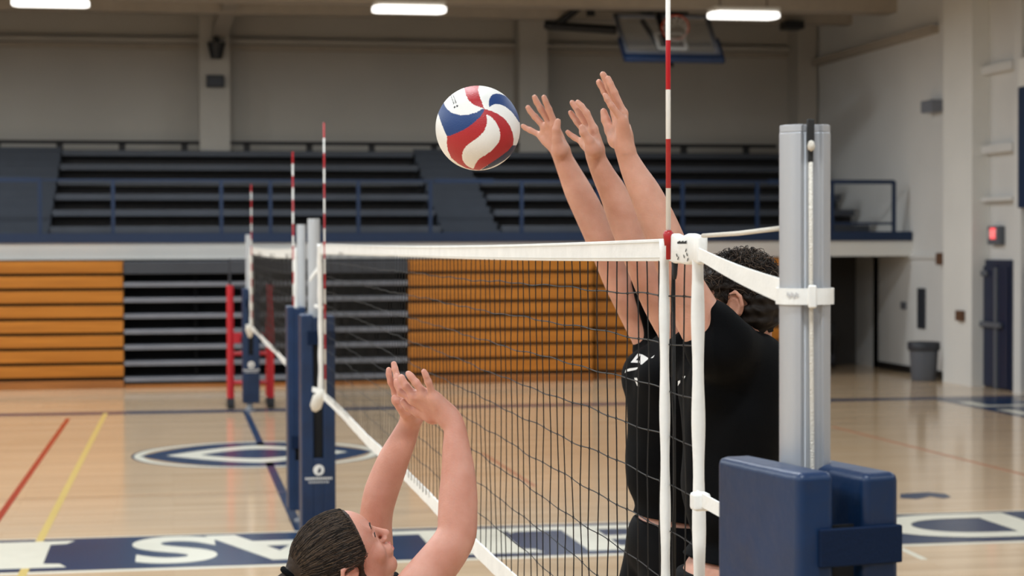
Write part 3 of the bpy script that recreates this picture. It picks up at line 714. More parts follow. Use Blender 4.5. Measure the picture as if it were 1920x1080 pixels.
def pad(cx, cy, rot, w, l, zt, zb, slot, straps, label, closed=(), emblem=None, th=.05, grp='navy pads round the net posts'):
    """w across the open face, l deep; open face toward -y before rotation"""
    t = empty('post_pad', (cx, cy, zb), label, 'padding', grp)
    c, s = math.cos(rot), math.sin(rot); ax = V(c, s, 0); ay = V(-s, c, 0); az = V(0, 0, 1)
    def B(x0, x1, y0, y1, z0, z1, name, m=M_vinyl, bev=.014):
        ctr = V(cx, cy, 0)+ax*(x0+x1)/2+ay*(y0+y1)/2+az*(z0+z1)/2
        mb = MB(); mb.obox(ctr, ax, ay, az, (x1-x0)/2, (y1-y0)/2, (z1-z0)/2)
        return mb.build(name, m, t, bev, seg=3)
    hw, hl = w/2, l/2
    B(-hw, -slot/2, -hl, hl, zb, zt, 'side_panel')
    B(slot/2, hw, -hl, hl, zb, zt-.006, 'side_panel')
    B(-slot/2-.01, slot/2+.01, hl-th, hl, zb, zt-.02, 'back_panel')
    for z0, z1 in straps: B(-hw*.62, hw*1.0, -hl-.008, -hl+.004, z0, z1, 'closure_strap', M_vinyl2, .003)
    for z0, z1 in closed: B(-slot/2-.004, slot/2+.004, -hl+.003, -hl+.03, z0, z1, 'front_panel', M_vinyl, .004)
    B(-slot/2, slot/2, -hl+.03, -hl+.035, zb, zt-(.03 if emblem != 'none' else .09), 'slot_shade_sheet', M_void, .0)  # added near-black sheet; the shade inside the slot is put into its colour
    if emblem and emblem != 'none':
        ez, er = emblem; y = -hl-.003
        def ep(u, z, o=0): return V(cx, cy, 0)+ax*u+ay*(y-o)+az*z
        n = 28
        mb = MB(); mb.prism([ep(er*math.cos(2*math.pi*k/n), ez+er*math.sin(2*math.pi*k/n)) for k in range(n)], -ay*.001)
        mb.build('emblem_disc', M_logo, t)
        mb = MB(); mb.prism([ep(er*.45*math.cos(a), ez+er*.55*math.sin(a), .0012) for a in np.linspace(-2.2, 1.2, 12)], -ay*.001)
        mb.build('emblem_mark', M_vinyl2, t)
        mb = MB()
        for row, (k_, ww) in enumerate(((13, er*2.3), (10, er*1.7))):
            for q in range(k_):
                u = -ww+2*ww*q/(k_-1); z = ez-er*1.75-row*er*.62
                mb.prism([ep(u-ww*.06, z), ep(u+ww*.045, z), ep(u+ww*.045, z+er*(.42-.1*row)), ep(u-ww*.06, z+er*(.40-.1*row))], -ay*.001)
        mb.build('emblem_lettering', M_logo, t)
    return t
# near pad: corner points from the photo, built at its own distance
pc_ = V(*( (P(1365, 900, 3.29)+P(1690, 900, 3.08))/2 )[:2])
cn = P(1497, 888, 3.02)
ztn = cn[2]
cfar = P(1365, 855, 3.28); cright = P(1688, 880, 3.09)
axn = unit((cright-cn)[:2]); rotn = math.atan2(axn[1], axn[0])
wn = np.linalg.norm((cright-cn)[:2]); ln = np.linalg.norm((cfar-cn)[:2])
ayn = V(-axn[1], axn[0]); ctr = cn[:2]+axn*wn/2+ayn*ln/2
padn = pad(ctr[0], ctr[1], rotn, wn, ln, ztn, .1, .052, [(P(1600, 1062, 3.05)[2], P(1600, 990, 3.05)[2])], 'navy padding round the silver foreground post, bottom right', emblem='none')
# far posts
def fpost(px, topy, padl, padr, pady, bot, lab1, lab2, r, mid, slotz, emb, x=None):
    Zy = onX(px, topy, NX+.02)[1]; x = NX+.02
    zt = onY(px, topy, Zy)[2]; post(x, Zy, r, zt, lab1, False, M_alub)
    xl, xr = onY(padl, 700, Zy-.1)[0], onY(padr, 700, Zy-.1)[0]; zp = onY(px, pady, Zy-.1)[2]
    pad((xl+xr)/2, Zy+.01, 0, xr-xl, .27, zp, .1, slotz[2], [(slotz[1], slotz[1]+.1)], lab2, closed=[(.1, slotz[0]), (slotz[1], zp-.02)], emblem=emb)
    return x, Zy
A = fpost(588, 410, 564, 628, 590, 985, 'right-hand post of the middle pair, tying off the near net', 'navy pad with white round emblem behind the far end of the near net', .045, 0, (.67, 1.50, .068), (.585, .040))
B = fpost(564.5, 421, 539, 574, 574, 957, 'left-hand post of the middle pair, tying off the second net', 'narrow navy pad just behind and left of the emblem pad', .036, 0, (.5, .6, .03), None)
Cc = fpost(466, 440, 455, 487, 541, 780, 'most distant net post at the far end of the second net', 'most distant navy post pad between the red uprights', .042, 0, (.75, 1.4, .06), (.62, .045))
# white seam lettering on the narrow pad
xx = onY(562, 640, B[1]-.12)[0]; y = B[1]-.128
mb = MB()
for k in range(12): z = onY(562, 612+6*k, y)[2]; mb.box(xx-.008, xx+.006, y-.002, y, z-.009, z+(.006 if k % 3 else .012))
mb.build('seam_lettering', M_logo, None); o = bpy.context.scene.objects['seam_lettering']
for pd in [q for q in SC.objects if q.name.startswith('post_pad') and 'narrow' in q['label']]:
    o.parent = pd; o.matrix_parent_inverse = Matrix.Translation(pd.location).inverted()
# ties at the far end of the near net
def strap3(name, pts, hw, label):
    mb = MB(); ribbon(mb, pts, hw, .006, (0.1, 0, 1)); return tag(mb.build(name, M_tape, None), label, 'strap')
strap3('tie_strap', [(NX, 13.25, ZN-.03), (NX, 13.6, 2.06), (NX-.03, 13.93, 1.98)], .018, 'white tie at the top of the middle posts')
strap3('tie_strap', [(NX, yb+.25, Z2-.03), (NX+.01, (yb+.25+Cc[1])/2, 2.12), (NX+.02, Cc[1]-.04, 2.08)], .018, 'white tie from the second net to the most distant post')
strap3('tie_strap', [(NX, 15.95, Z2-.03), (NX+.01, 15.7, 2.10), (NX+.02, B[1]+.03, 2.05)], .018, 'white tie from the second net to the left post of the middle pair')
strap3('tie_strap', [P(608, 735, 13.2), P(598, 733, 13.4), P(586, 730, 13.65)], .018, 'short white tie at the bottom of the near net, far end')
strap3('tie_strap', [P(606, 577, 13.25), P(590, 573, 13.6)], .012, 'thin white tie just above the emblem pad')
k0 = P(597, 752, 13.1)
tag(MB().tube([k0+V(.04, 0, .07), k0+V(0, 0, .02), k0+V(-.02, 0, -.04), k0+V(-.03, 0, -.07)], [.02, .042, .04, .015], 10).build('rope_bundle', M_rope, None, smooth=True), 'beige bundle of spare rope hanging at the bottom corner of the near net', 'rope')
k0 = V(NX-.03, yb+.20, P(471, 612, 25.3)[2])
tag(MB().tube([k0+V(0, 0, .05), k0+V(0, 0, -.02), k0+V(0, 0, -.12)], [.05, .06, .02], 10).build('rope_bundle', M_rope, None, smooth=True), 'pale rope knot on the most distant post pad', 'rope')

# red referee stand behind the far post
t = empty('referee_stand', tuple(onF(470, 765)), 'red tube referee stand standing behind the most distant post', 'stand')
yst = onF(470, 765)[1]
zt = onY(432, 535, yst)[2]
for p, m in ((432, M_redp), (507, M_redp)):
    x = onY(p, 650, yst)[0]
    MB().tube([(x, yst, .1), (x, yst, zt)], .048, 12).build('upright', m, t)
    MB().tube([(x, yst+.9, .1), (x, yst+.35, zt)], .03, 12).build('rear_leg', m, t)
    MB().tube([(x-.005, yst-.14, .03), (x, yst+1.0, .03)], .035, 10).build('foot', M_black, t)
    MB().box(x-.05, x+.05, yst-.06, yst+.06, 0, .14).build('foot_cap', M_dgrey, t)
xa, xb = onY(432, 650, yst)[0], onY(507, 650, yst)[0]
for z in (.35, .75, zY(628, yst, 440)):
    MB().tube([(xa, yst, z), (xb, yst, z)], .028, 8).build('rung', M_redp, t)
MB().tube([(xa, yst+.1, zt), (xa, yst+.1, zt+.35), (xb, yst+.1, zt+.35), (xb, yst+.1, zt)], .02, 8).build('hand_rail', M_dgrey, t)
MB().box(xa, xb, yst+.05, yst+.5, zt-.04, zt).build('platform', M_dgrey, t)
MB().box(onY(484, 520, yst)[0], onY(492, 520, yst)[0], yst-.03, yst, zY(540, yst), zY(513, yst)).build('clamp', M_grey, t)
o = MB().box(onY(437, 640, yst)[0], onY(451, 640, yst)[0], yst-.06, yst-.02, zY(637, yst), zY(618, yst)).build('step_pad', M_redp, t)

# ---------------------------------------------------------------- volleyball
def pip(pts, poly):
    x, y = pts[:, 0], pts[:, 1]; ins = np.zeros(len(pts), bool); n = len(poly); j = n-1
    for i in range(n):
        xi, yi = poly[i]; xj, yj = poly[j]
        c = ((yi > y) != (yj > y)) & (x < (xj-xi)*(y-yi)/((yj-yi) if yj != yi else 1e-9)+xi)
        ins ^= c; j = i
    return ins
def smoothp(poly, n=8):
    p = np.array(poly, float); out = []
    m = len(p)
    for i in range(m):
        p0, p1, p2, p3 = p[i-1], p[i], p[(i+1) % m], p[(i+2) % m]
        for k in range(n):
            t = k/n; out.append(.5*((2*p1)+(-p0+p2)*t+(2*p0-5*p1+4*p2-p3)*t*t+(-p0+3*p1-3*p2+p3)*t**3))
    return out
def ball():
    R = .105; Z = R*FPX/79.3; c = P(896, 240.3, Z)
    f = unit(c-CAM); r = unit(np.cross(f, (0, 0, 1))); u = np.cross(r, f)
    bm = bmesh.new(); bmesh.ops.create_icosphere(bm, subdivisions=7, radius=1.0)
    me = bpy.data.meshes.new('volleyball'); bm.to_mesh(me); bm.free()
    n = len(me.vertices); co = np.zeros(n*3); me.vertices.foreach_get('co', co); co = co.reshape(-1, 3)
    side = np.where(-(co@f) >= 0, 1.0, -1.0)
    q = np.stack([co@r, -(co@u)], 1)*side[:, None]*430+np.array([519, 541])
    white, red, blue, dark = rgb(242, 241, 236), rgb(178, 38, 44), rgb(20, 60, 118), rgb(20, 40, 72)
    colr = np.tile(np.array(white), (n, 1))
    red_p = [(588, 352), (650, 368), (720, 400), (790, 450), (840, 520), (868, 590), (880, 650), (872, 712), (820, 770), (740, 830), (650, 890), (590, 930), (535, 966), (470, 962), (400, 945), (320, 900), (250, 840), (215, 760), (205, 680), (212, 618), (250, 612), (320, 585), (400, 545), (470, 495), (540, 430)]
    cw = [(605, 412), (640, 422), (690, 470), (725, 530), (741, 600), (735, 660), (700, 720), (650, 770), (590, 812), (530, 850), (500, 890), (485, 920), (472, 950), (440, 938), (400, 912), (370, 870), (361, 820), (370, 770), (400, 722), (450, 682), (520, 632), (575, 575), (604, 510), (610, 450)]
    bl = [(170, 270), (190, 320), (215, 355), (260, 388), (340, 411), (430, 405), (510, 382), (560, 352), (588, 345), (575, 385), (540, 432), (470, 495), (400, 545), (320, 585), (250, 612), (210, 617), (185, 570), (160, 510), (138, 450), (118, 395), (110, 340)]
    tr = [(372, 100), (384, 150), (400, 210), (430, 265), (480, 310), (560, 338), (585, 350), (562, 290), (538, 225), (524, 160), (536, 95), (450, 80)]
    br = [(635, 330), (630, 285), (640, 240), (670, 205), (720, 195), (790, 213), (850, 258), (900, 320), (940, 400), (975, 500), (935, 480), (900, 430), (860, 380), (800, 330), (740, 305), (690, 303), (655, 318)]
    db = [(868, 714), (905, 716), (950, 690), (915, 745), (860, 805), (800, 856), (720, 905), (650, 938), (580, 958), (548, 962), (592, 930), (650, 890), (740, 830), (820, 770)]
    for poly, cc, sm in ((red_p, red, 0), (cw, white, 1), (bl, blue, 0), (tr, red, 0), (br, blue, 1), (db, dark, 0)):
        colr[pip(q, smoothp(poly, 6) if sm else poly)] = cc
    # small slanted print
    marks = [(314, 322, 8, 20), (288, 332, 8, 20)]
    for k in range(6): marks += [(301-6*k, 283-15*k, 4, 19-k), (279-6*k, 291-15*k, 4, 18-k)]
    for cx, cy, ww, hh in marks:
        pl = [(cx-ww-hh*.1, cy+hh*.5), (cx+ww-hh*.1, cy+hh*.4), (cx+ww+hh*.1-2, cy-hh*.6), (cx-ww+hh*.1-2, cy-hh*.5)]
        colr[pip(q, pl) & (side > 0)] = rgb(36, 36, 42)
    # seams as shallow grooves
    me.vertices.foreach_set('co', (co*R).ravel())
    at = me.color_attributes.new('panel', 'FLOAT_COLOR', 'POINT'); at.data.foreach_set('color', colr.ravel())
    me.polygons.foreach_set('use_smooth', [True]*len(me.polygons)); me.update()
    m = bpy.data.materials.new('volleyball_leather'); m.use_nodes = True; nt = m.node_tree; b = nt.nodes['Principled BSDF']
    a = nt.nodes.new('ShaderNodeVertexColor'); a.layer_name = 'panel'; nt.links.new(a.outputs[0], b.inputs['Base Color']); b.inputs['Roughness'].default_value = .48
    tcn = nt.nodes.new('ShaderNodeTexCoord'); vo = nt.nodes.new('ShaderNodeTexVoronoi'); vo.inputs['Scale'].default_value = 420; nt.links.new(tcn.outputs['Object'], vo.inputs[0])
    bp_ = nt.nodes.new('ShaderNodeBump'); bp_.inputs['Strength'].default_value = .25; bp_.inputs['Distance'].default_value = .002; nt.links.new(vo.outputs['Distance'], bp_.inputs['Height']); nt.links.new(bp_.outputs[0], b.inputs['Normal'])
    me.materials.append(m); o = bpy.data.objects.new('volleyball', me); link(o); o.location = tuple(c)
    tag(o, 'red white and blue volleyball in the air beside the blockers\' fingers', 'ball')
ball()
# ---------------------------------------------------------------- implicit-surface modelling for people
def _smin(a, b, k):
    if k <= 0: return np.minimum(a, b)
    h = np.maximum(k-np.abs(a-b), 0)/k
    return np.minimum(a, b)-h*h*h*k/6
def cone(a, b, ra, rb, k=.02, flat=None, s=1.0):
    return dict(t='c', a=np.array(a, float), b=np.array(b, float), ra=ra, rb=rb, k=k, n=None if flat is None else unit(flat), s=s)
def ell(c, r, B=None, k=.02):
    return dict(t='e', c=np.array(c, float), r=np.array(r, float), B=np.eye(3) if B is None else np.array(B, float), k=k)
def chain(pts, rs, k=.02, flat=None, s=1.0):
    return [cone(pts[i], pts[i+1], rs[i], rs[i+1], k, flat, s) for i in range(len(pts)-1)]
def pd(p, X):
    if p['t'] == 'c':
        ab = p['b']-p['a']; L = ab@ab
        t = np.clip(((X-p['a'])@ab)/max(L, 1e-9), 0, 1); q = X-p['a']-t[..., None]*ab
        if p['n'] is not None:
            qn = q@p['n']; d = np.sqrt((q*q).sum(-1)+qn*qn*(p['s']**2-1))
        else: d = np.sqrt((q*q).sum(-1))
        d = d-(p['ra']+(p['rb']-p['ra'])*t)
        if 'cap' in p:
            d = np.maximum(d, (X-p['cap'][0])@p['cap'][1])
        return d
    q = (X-p['c'])@p['B'].T
    k0 = np.sqrt(((q/p['r'])**2).sum(-1)); k1 = np.sqrt(((q/p['r']**2)**2).sum(-1))
    return k0*(k0-1)/np.maximum(k1, 1e-6)
def psize(p): return max(np.linalg.norm(p['a']-p['b'])/2+max(p['ra'], p['rb']), .01) if p['t'] == 'c' else p['r'].max()
def pcent(p): return (p['a']+p['b'])/2 if p['t'] == 'c' else p['c']
def sdf_mesh(name, main, m, res=.004, groups=(), subs=(), clip=(), noise=None, parent=None, limbs=()):
    """main: smooth-unioned prims; groups: list of (prims, k) each smoothly joined to main only; subs: prims carved out"""
    allp = list(main)+[q for g, _ in limbs for q in g]+[q for g, _ in groups for q in g]
    lo = np.min([pcent(p)-psize(p)*1.1 for p in allp], 0)-.02; hi = np.max([pcent(p)+psize(p)*1.1 for p in allp], 0)+.02
    NB = 12; bs = NB*res
    nb = np.ceil((hi-lo)/bs).astype(int)
    g = np.stack(np.meshgrid(*[np.arange(x) for x in nb], indexing='ij'), -1).reshape(-1, 3)
    cen = lo+(g+.5)*bs; Rb = bs*.9
    near = np.full(len(cen), 9.0); D = {}
    for i, p in enumerate(allp):
        d = pd(p, cen); D[i] = d; near = np.minimum(near, d)
    act = (near < Rb+.03) & (near > -.16)
    ids = np.where(act)[0]
    off = np.stack(np.meshgrid(*[np.arange(NB+1)]*3, indexing='ij'), -1).reshape(-1, 3)
    E = []
    for s0 in range(0, len(ids), 400):
        ii = ids[s0:s0+400]
        gi = (g[ii]*NB)[:, None, :]+off[None]
        X = lo+gi*res
        def ev(prims, base, F, first=True):
            for q, p in enumerate(prims):
                sel = np.where(D[base+q][ii] < Rb+.045)[0]
                if len(sel): F[sel] = _smin(F[sel], pd(p, X[sel]), p['k'])
            return F
        F = ev(main, 0, np.full(X.shape[:2], .2))
        base = len(main)
        for gp, k in limbs:
            G = ev(gp, base, np.full(X.shape[:2], .2)); base += len(gp); F = _smin(F, G, k)
        outs = F
        for gp, k in groups:
            G = ev(gp, base, np.full(X.shape[:2], .2)); base += len(gp)
            outs = np.minimum(outs, _smin(F, G, k))
        F = outs
        for p in subs:
            F = -_smin(-F, pd(p, X), p['k'])
        if noise is not None: F = F+noise(X)
        for c, n in clip: F = np.maximum(F, (X-np.array(c))@unit(n))
        F = F.reshape(len(ii), NB+1, NB+1, NB+1); GI = gi.reshape(len(ii), NB+1, NB+1, NB+1, 3)
        for ax in range(3):
            a = [slice(None)]+[slice(0, NB)]*3; b = list(a)
            b[ax+1] = slice(1, NB+1)
            fa, fb = F[tuple(a)], F[tuple(b)]
            msk = (fa < 0) != (fb < 0)
            if not msk.any(): continue
            va, vb = fa[msk], fb[msk]; gg = GI[tuple(a)][msk].astype(float)
            pos = gg.copy(); pos[:, ax] += va/(va-vb)
            E.append((ax, gg.astype(int), pos, va < 0))
    dims = nb*NB+4
    key = lambda G: (G[:, 0]*dims[1]+G[:, 1])*dims[2]+G[:, 2]
    CK, CP, FL = [], [], []
    for ax, gg, pos, sg in E:
        u, v = (ax+1) % 3, (ax+2) % 3
        du = np.zeros(3, int); du[u] = 1; dv = np.zeros(3, int); dv[v] = 1
        cells = [gg+2, gg+2-du, gg+2-du-dv, gg+2-dv]
        ks = np.stack([key(c) for c in cells], 1); ks[~sg] = ks[~sg][:, ::-1]
        CK.append(ks); CP.append(np.repeat(pos[:, None, :], 4, 1))
    CK = np.concatenate(CK); CP = np.concatenate(CP)
    uq, inv = np.unique(CK.ravel(), return_inverse=True)
    cnt = np.bincount(inv); P3 = CP.reshape(-1, 3)
    vs = np.stack([np.bincount(inv, P3[:, k])/cnt for k in range(3)], 1)*res+lo
    fs = inv.reshape(-1, 4)
    me = bpy.data.meshes.new(name)
    me.vertices.add(len(vs)); me.vertices.foreach_set('co', vs.ravel())
    me.loops.add(len(fs)*4); me.loops.foreach_set('vertex_index', fs.ravel().astype(np.int32))
    me.polygons.add(len(fs)); me.polygons.foreach_set('loop_start', np.arange(len(fs), dtype=np.int32)*4)
    me.polygons.foreach_set('loop_total', np.full(len(fs), 4, np.int32))
    me.polygons.foreach_set('use_smooth', np.ones(len(fs), bool))
    me.update(calc_edges=True)
    me.materials.append(m)
    o = bpy.data.objects.new(name, me); link(o)
    if parent is not None:
        o.parent = parent; o.matrix_parent_inverse = Matrix.Translation(parent.location).inverted()
    sm = o.modifiers.new('smooth', 'SMOOTH'); sm.factor = .5; sm.iterations = 2
    return o
def folds(amp, seed, sc=1.0):
    r = np.random.RandomState(seed); ks = [(unit(r.normal(size=3)*V(1, 1, .45)), r.uniform(18, 44)*sc, r.uniform(0, 6)) for _ in range(6)]
    def f(X):
        o = 0
        for n, w, ph in ks: o = o+np.sin(X@n*w+ph+1.2*np.sin(X[..., 2]*17*sc+ph*2)+.7*np.sin(X[..., 1]*13+ph))
        return o*amp/3
    return f
def cam2w(v): return unit(CR*v[0]+CU*v[1]+CF*v[2])

def finger(pts, r0, r1):
    """pts: MCP, PIP, TIP (world); adds the last joint and gives round phalanges with slight knuckles"""
    mcp, pipj, tip = [np.array(p, float) for p in pts]
    d = tip-pipj; bend = unit(tip-mcp)
    off = np.cross(np.cross(pipj-mcp, d), d); nrm = np.linalg.norm(off)
    dip = pipj+d*.52+((off/nrm)*(-.0016) if nrm > 1e-7 else 0)
    tipc = tip-unit(d)*r1*.95
    rm = r0+(r1-r0)*.5
    return [cone(mcp, pipj, r0, rm*1.02, .004), cone(pipj, dip, rm*1.03, r1*1.03, .003), cone(dip, tipc, r1*1.03, r1, .003),
            ell(pipj, (rm*1.12,)*3, None, .004), ell(dip, (r1*1.10,)*3, None, .003)]
def hand(wrist, fingers, thumb, Z, sc=1.0, wr=.022, palmr=.0135):
    """fingers: four lists of (px,py,dZ) MCP,PIP,TIP ; thumb: CMC, MCP, IP, TIP ; wrist world point"""
    g = []; main = []
    mcps = []
    for q, f in enumerate(fingers):
        pts = [P(a, b, Z+c) for a, b, c in f]; mcps.append(pts[0])
        r0 = (.0098, .0100, .0096, .0086)[q]*sc; r1 = (.0077, .0079, .0075, .0068)[q]*sc
        g.append((finger(pts, r0, r1), .007))
    w = np.array(wrist, float)
    for q, mc in enumerate(mcps):
        a = w+(mc-w)*.12+(mc-np.mean(mcps, 0))*.18
        main.append(cone(a, w+(mc-w)*.97, palmr*1.12*sc, palmr*.86*sc, .016))
    for q in range(3):
        main.append(cone(mcps[q]*.94+w*.06, mcps[q+1]*.94+w*.06, palmr*.82*sc, palmr*.80*sc, .008))
    tp = [P(a, b, Z+c) for a, b, c in thumb]
    main.append(cone(w+(tp[0]-w)*.3, tp[0], .017*sc, .0175*sc, .02)); main.append(cone(tp[0], tp[1], .0185*sc, .0135*sc, .016))
    main.append(cone(tp[0], (mcps[0]+w)/2, .015*sc, .012*sc, .02))
    main.append(cone(mcps[3]*.25+w*.75, mcps[3]*.75+w*.25, .0165*sc, .0145*sc, .014))
    tt = tp[3]-unit(tp[3]-tp[2])*.0085*sc
    g.append(([cone(tp[1], tp[2], .0125*sc, .0108*sc, .005), cone(tp[2], tt, .0112*sc, .0088*sc, .004), ell(tp[2], (.0118*sc,)*3, None, .004)], .008))
    return main, g
def dense(w, r, m=4):
    w = np.array(w); r = np.array(r); W2, R2 = [], []
    q = np.column_stack([w, r]); n = len(q)
    for i in range(n-1):
        p0, p1, p2, p3 = q[max(i-1, 0)], q[i], q[i+1], q[min(i+2, n-1)]
        for k in range(m):
            t = k/m; W2.append(.5*((2*p1)+(-p0+p2)*t+(2*p0-5*p1+4*p2-p3)*t*t+(-p0+3*p1-3*p2+p3)*t**3))
    W2.append(q[-1]); W2 = np.array(W2)
    return [x for x in W2[:, :3]], list(W2[:, 3])
def limb_px(pts, Zs, k=.02, kk=1.0):
    """pts: (px,py,perpendicular width px), Zs depth at ends -> cones"""
    n = len(pts); w = []; r = []
    for i, (a, b, c) in enumerate(pts):
        Z = Zs[0]+(Zs[1]-Zs[0])*i/(n-1); w.append(P(a, b, Z)); r.append(c/2*Z/FPX*kk)
    dw, dr = dense(w, r)
    return chain(dw, dr, .0015), w, r

def head_prims(C, n, u, sc=1.0, female=False):
    n = unit(n); u = unit(u-n*np.dot(u, n)); r = np.cross(n, u)
    B = np.array([r, n, u])
    H = lambda a, b, c: C+(r*a+n*b+u*c)*sc
    S = lambda *v: tuple(x*sc for x in v)
    m = [ell(C, S(.074, .096, .086), B, .02), ell(H(0, .03, .02), S(.066, .066, .06), B, .03),
         ell(H(0, .034, -.055), S(.056, .058, .058), B, .03), ell(H(0, .072, -.098), S(.02, .018, .017), B, .028),
         cone(H(-.05, -.0, -.075), H(0, .07, -.104), .016*sc, .014*sc, .03), cone(H(.05, -.0, -.075), H(0, .07, -.104), .016*sc, .014*sc, .03),
         ell(H(-.036, .066, -.042), S(.024, .020, .022), B, .02), ell(H(.036, .066, -.042), S(.024, .020, .022), B, .02),
         cone(H(-.036, .083, .012), H(.036, .083, .012), .0085*sc, .0085*sc, .014),
         cone(H(0, .091, .0), H(0, .110, -.036), .0065*sc, .0098*sc, .008), ell(H(0, .1135, -.040), S(.0098, .0095, .0085), B, .006),
         ell(H(-.012, .101, -.043), S(.0078, .0085, .0065), B, .005), ell(H(.012, .101, -.043), S(.0078, .0085, .0065), B, .005),
         ell(H(0, .089, -.068), S(.026, .014, .018), B, .014),
         ell(H(0, .0995, -.0655), S(.021, .0075, .0052), B, .004), ell(H(0, .0985, -.0765), S(.0185, .0078, .0062), B, .004),
         cone(H(-.031, .0775, -.008), H(-.029, .0785, -.008), .0125*sc, .0125*sc, .006), cone(H(.031, .0775, -.008), H(.029, .0785, -.008), .0125*sc, .0125*sc, .006)]
    subs = [ell(H(-.031, .094, -.003), S(.013, .010, .0075), B, .008), ell(H(.031, .094, -.003), S(.013, .010, .0075), B, .008),
            ell(H(0, .1065, -.0712), S(.017, .006, .0015), B, .003), ell(H(-.0065, .108, -.0495), S(.003, .004, .004), B, .002), ell(H(.0065, .108, -.0495), S(.003, .004, .004), B, .002)]
    for s in (-1, 1):   # ears: rim, lobe, bowl
        rim = [H(s*.073, .006, -.018), H(s*.080, -.003, .002), H(s*.085, -.018, .006), H(s*.088, -.029, -.008), H(s*.086, -.028, -.028), H(s*.079, -.016, -.046), H(s*.072, -.002, -.052), H(s*.070, .002, -.046)]
        m += chain(rim, [.004*sc, .0046*sc, .0048*sc, .0048*sc, .0046*sc, .0056*sc, .006*sc, .004*sc], .004)
        m.append(ell(H(s*.0765, -.014, -.022), S(.0045, .018, .026), B, .008))
        m += chain([H(s*.078, -.008, -.010), H(s*.082, -.018, -.014), H(s*.080, -.018, -.034)], [.0032*sc]*3, .004)
        m.append(ell(H(s*.074, .003, -.028), S(.005, .005, .007), B, .005))
    return m, subs, (H, B, n, u, r)

def legs(pel, lat, fr, up, knees, ankles, toes, sc=1.0):
    m = []
    for s, kn, an, to in zip((-1, 1), knees, ankles, toes):
        hip = pel+lat*s*.088*sc-up*.04
        m += [cone(hip, kn, .088*sc, .056*sc, .04), ell(hip+(kn-hip)*.35+fr*.01, (.084*sc, .088*sc, .15*sc), np.array([lat, fr, unit(hip-kn)]), .04),
              cone(kn, an, .052*sc, .034*sc, .03), ell(kn+(an-kn)*.3-fr*.02, (.05*sc, .055*sc, .12*sc), np.array([lat, fr, unit(kn-an)]), .03), ell(kn+fr*.012, (.05*sc, .05*sc, .055*sc), None, .03),
              cone(an, to, .032*sc, .026*sc, .02)]
    return m
def torso(neck, chest, waist, pel, lat, fr, sc=1.0, inf=0.0, female=False):
    up = unit(neck-pel)
    fr = unit(fr-up*np.dot(fr, up)); lat = np.cross(fr, up)
    B = np.array([lat, fr, up]); S = lambda a, b, c: ((a*sc+inf), (b*sc+inf), (c*sc+inf))
    m = [ell(chest, S(.158, .112, .185), B, .05), ell(waist, S(.132, .098, .17), B, .06), ell(pel, S(.160, .118, .13), B, .06),
         ell(chest+up*.09*sc-fr*.02, S(.15, .085, .10), B, .05),
         ell(pel-fr*.05*sc-up*.03, S(.14, .085, .09), B, .05)]
    if female: m += [ell(chest+fr*.085*sc+lat*s*.065*sc+up*.0, S(.055, .05, .055), B, .03) for s in (-1, 1)]
    else: m += [ell(chest+fr*.07*sc+lat*s*.07*sc+up*.06*sc, S(.075, .05, .06), B, .04) for s in (-1, 1)]
    return m, lat, fr, up

def decal(polys, target, name, m, parent, off=.0022):
    dg = bpy.context.evaluated_depsgraph_get(); dg.update()
    bv = BVHTree.FromObject(target, dg)
    iw = target.matrix_world.inverted(); 
    mb = MB()
    for poly in polys:
        bm = bmesh.new(); vs = [bm.verts.new((a, b, 0)) for a, b in poly]; bm.faces.new(vs)
        bmesh.ops.triangulate(bm, faces=bm.faces)
        for _ in range(3): bmesh.ops.subdivide_edges(bm, edges=bm.edges, cuts=1, use_grid_fill=True)
        bm.verts.ensure_lookup_table(); out = []; ok = True; 
        for v in bm.verts:
            d = ray(v.co.x, v.co.y); h = bv.ray_cast(iw @ Vector(CAM), (iw.to_3x3() @ Vector(d)).normalized())
            if h[0] is None: out.append(None)
            else:
                loc = target.matrix_world @ h[0]; out.append(np.array(loc)-unit(d)*off)
        fs = [[v.index for v in f.verts] for f in bm.faces]
        bm.free()
        good = [i for i, x in enumerate(out) if x is not None]; remap = {g_: i for i, g_ in enumerate(good)}
        fs = [tuple(remap[i] for i in f) for f in fs if all(i in remap for i in f) and max(np.linalg.norm(out[f[0]]-out[i]) for i in f) < .03]
        if fs: mb.add([out[i] for i in good], fs)
    if mb.f: return mb.build(name, m, parent)

def shoe(an, to, name, parent, m=None):
    d = unit(to-an); hz = unit(V(d[0], d[1], 0)) if abs(d[2]) < .9 else V(1, 0, 0)
    up = unit(np.cross(np.cross(d, V(0, 0, 1)), d)) if abs(d[2]) < .97 else hz*-1
    if up[2] < 0: up = -up
    sd = np.cross(d, up); B = np.array([sd, d, up])
    c = (an+to)/2
    heel = an-d*.035-up*.045
    toe = to+d*.03-up*.02
    return sdf_mesh(name, [ell((heel+toe)/2+up*.0, (.046, .145, .036), B, .02), cone(an-up*.01, heel+up*.03, .046, .042, .03), ell(toe, (.044, .06, .032), B, .02), cone(an, to, .045, .035, .03)], m or M_shoe, .006, clip=[((heel+toe)/2-up*.034, -up)], parent=parent)

def frame_hair(H, kind): pass

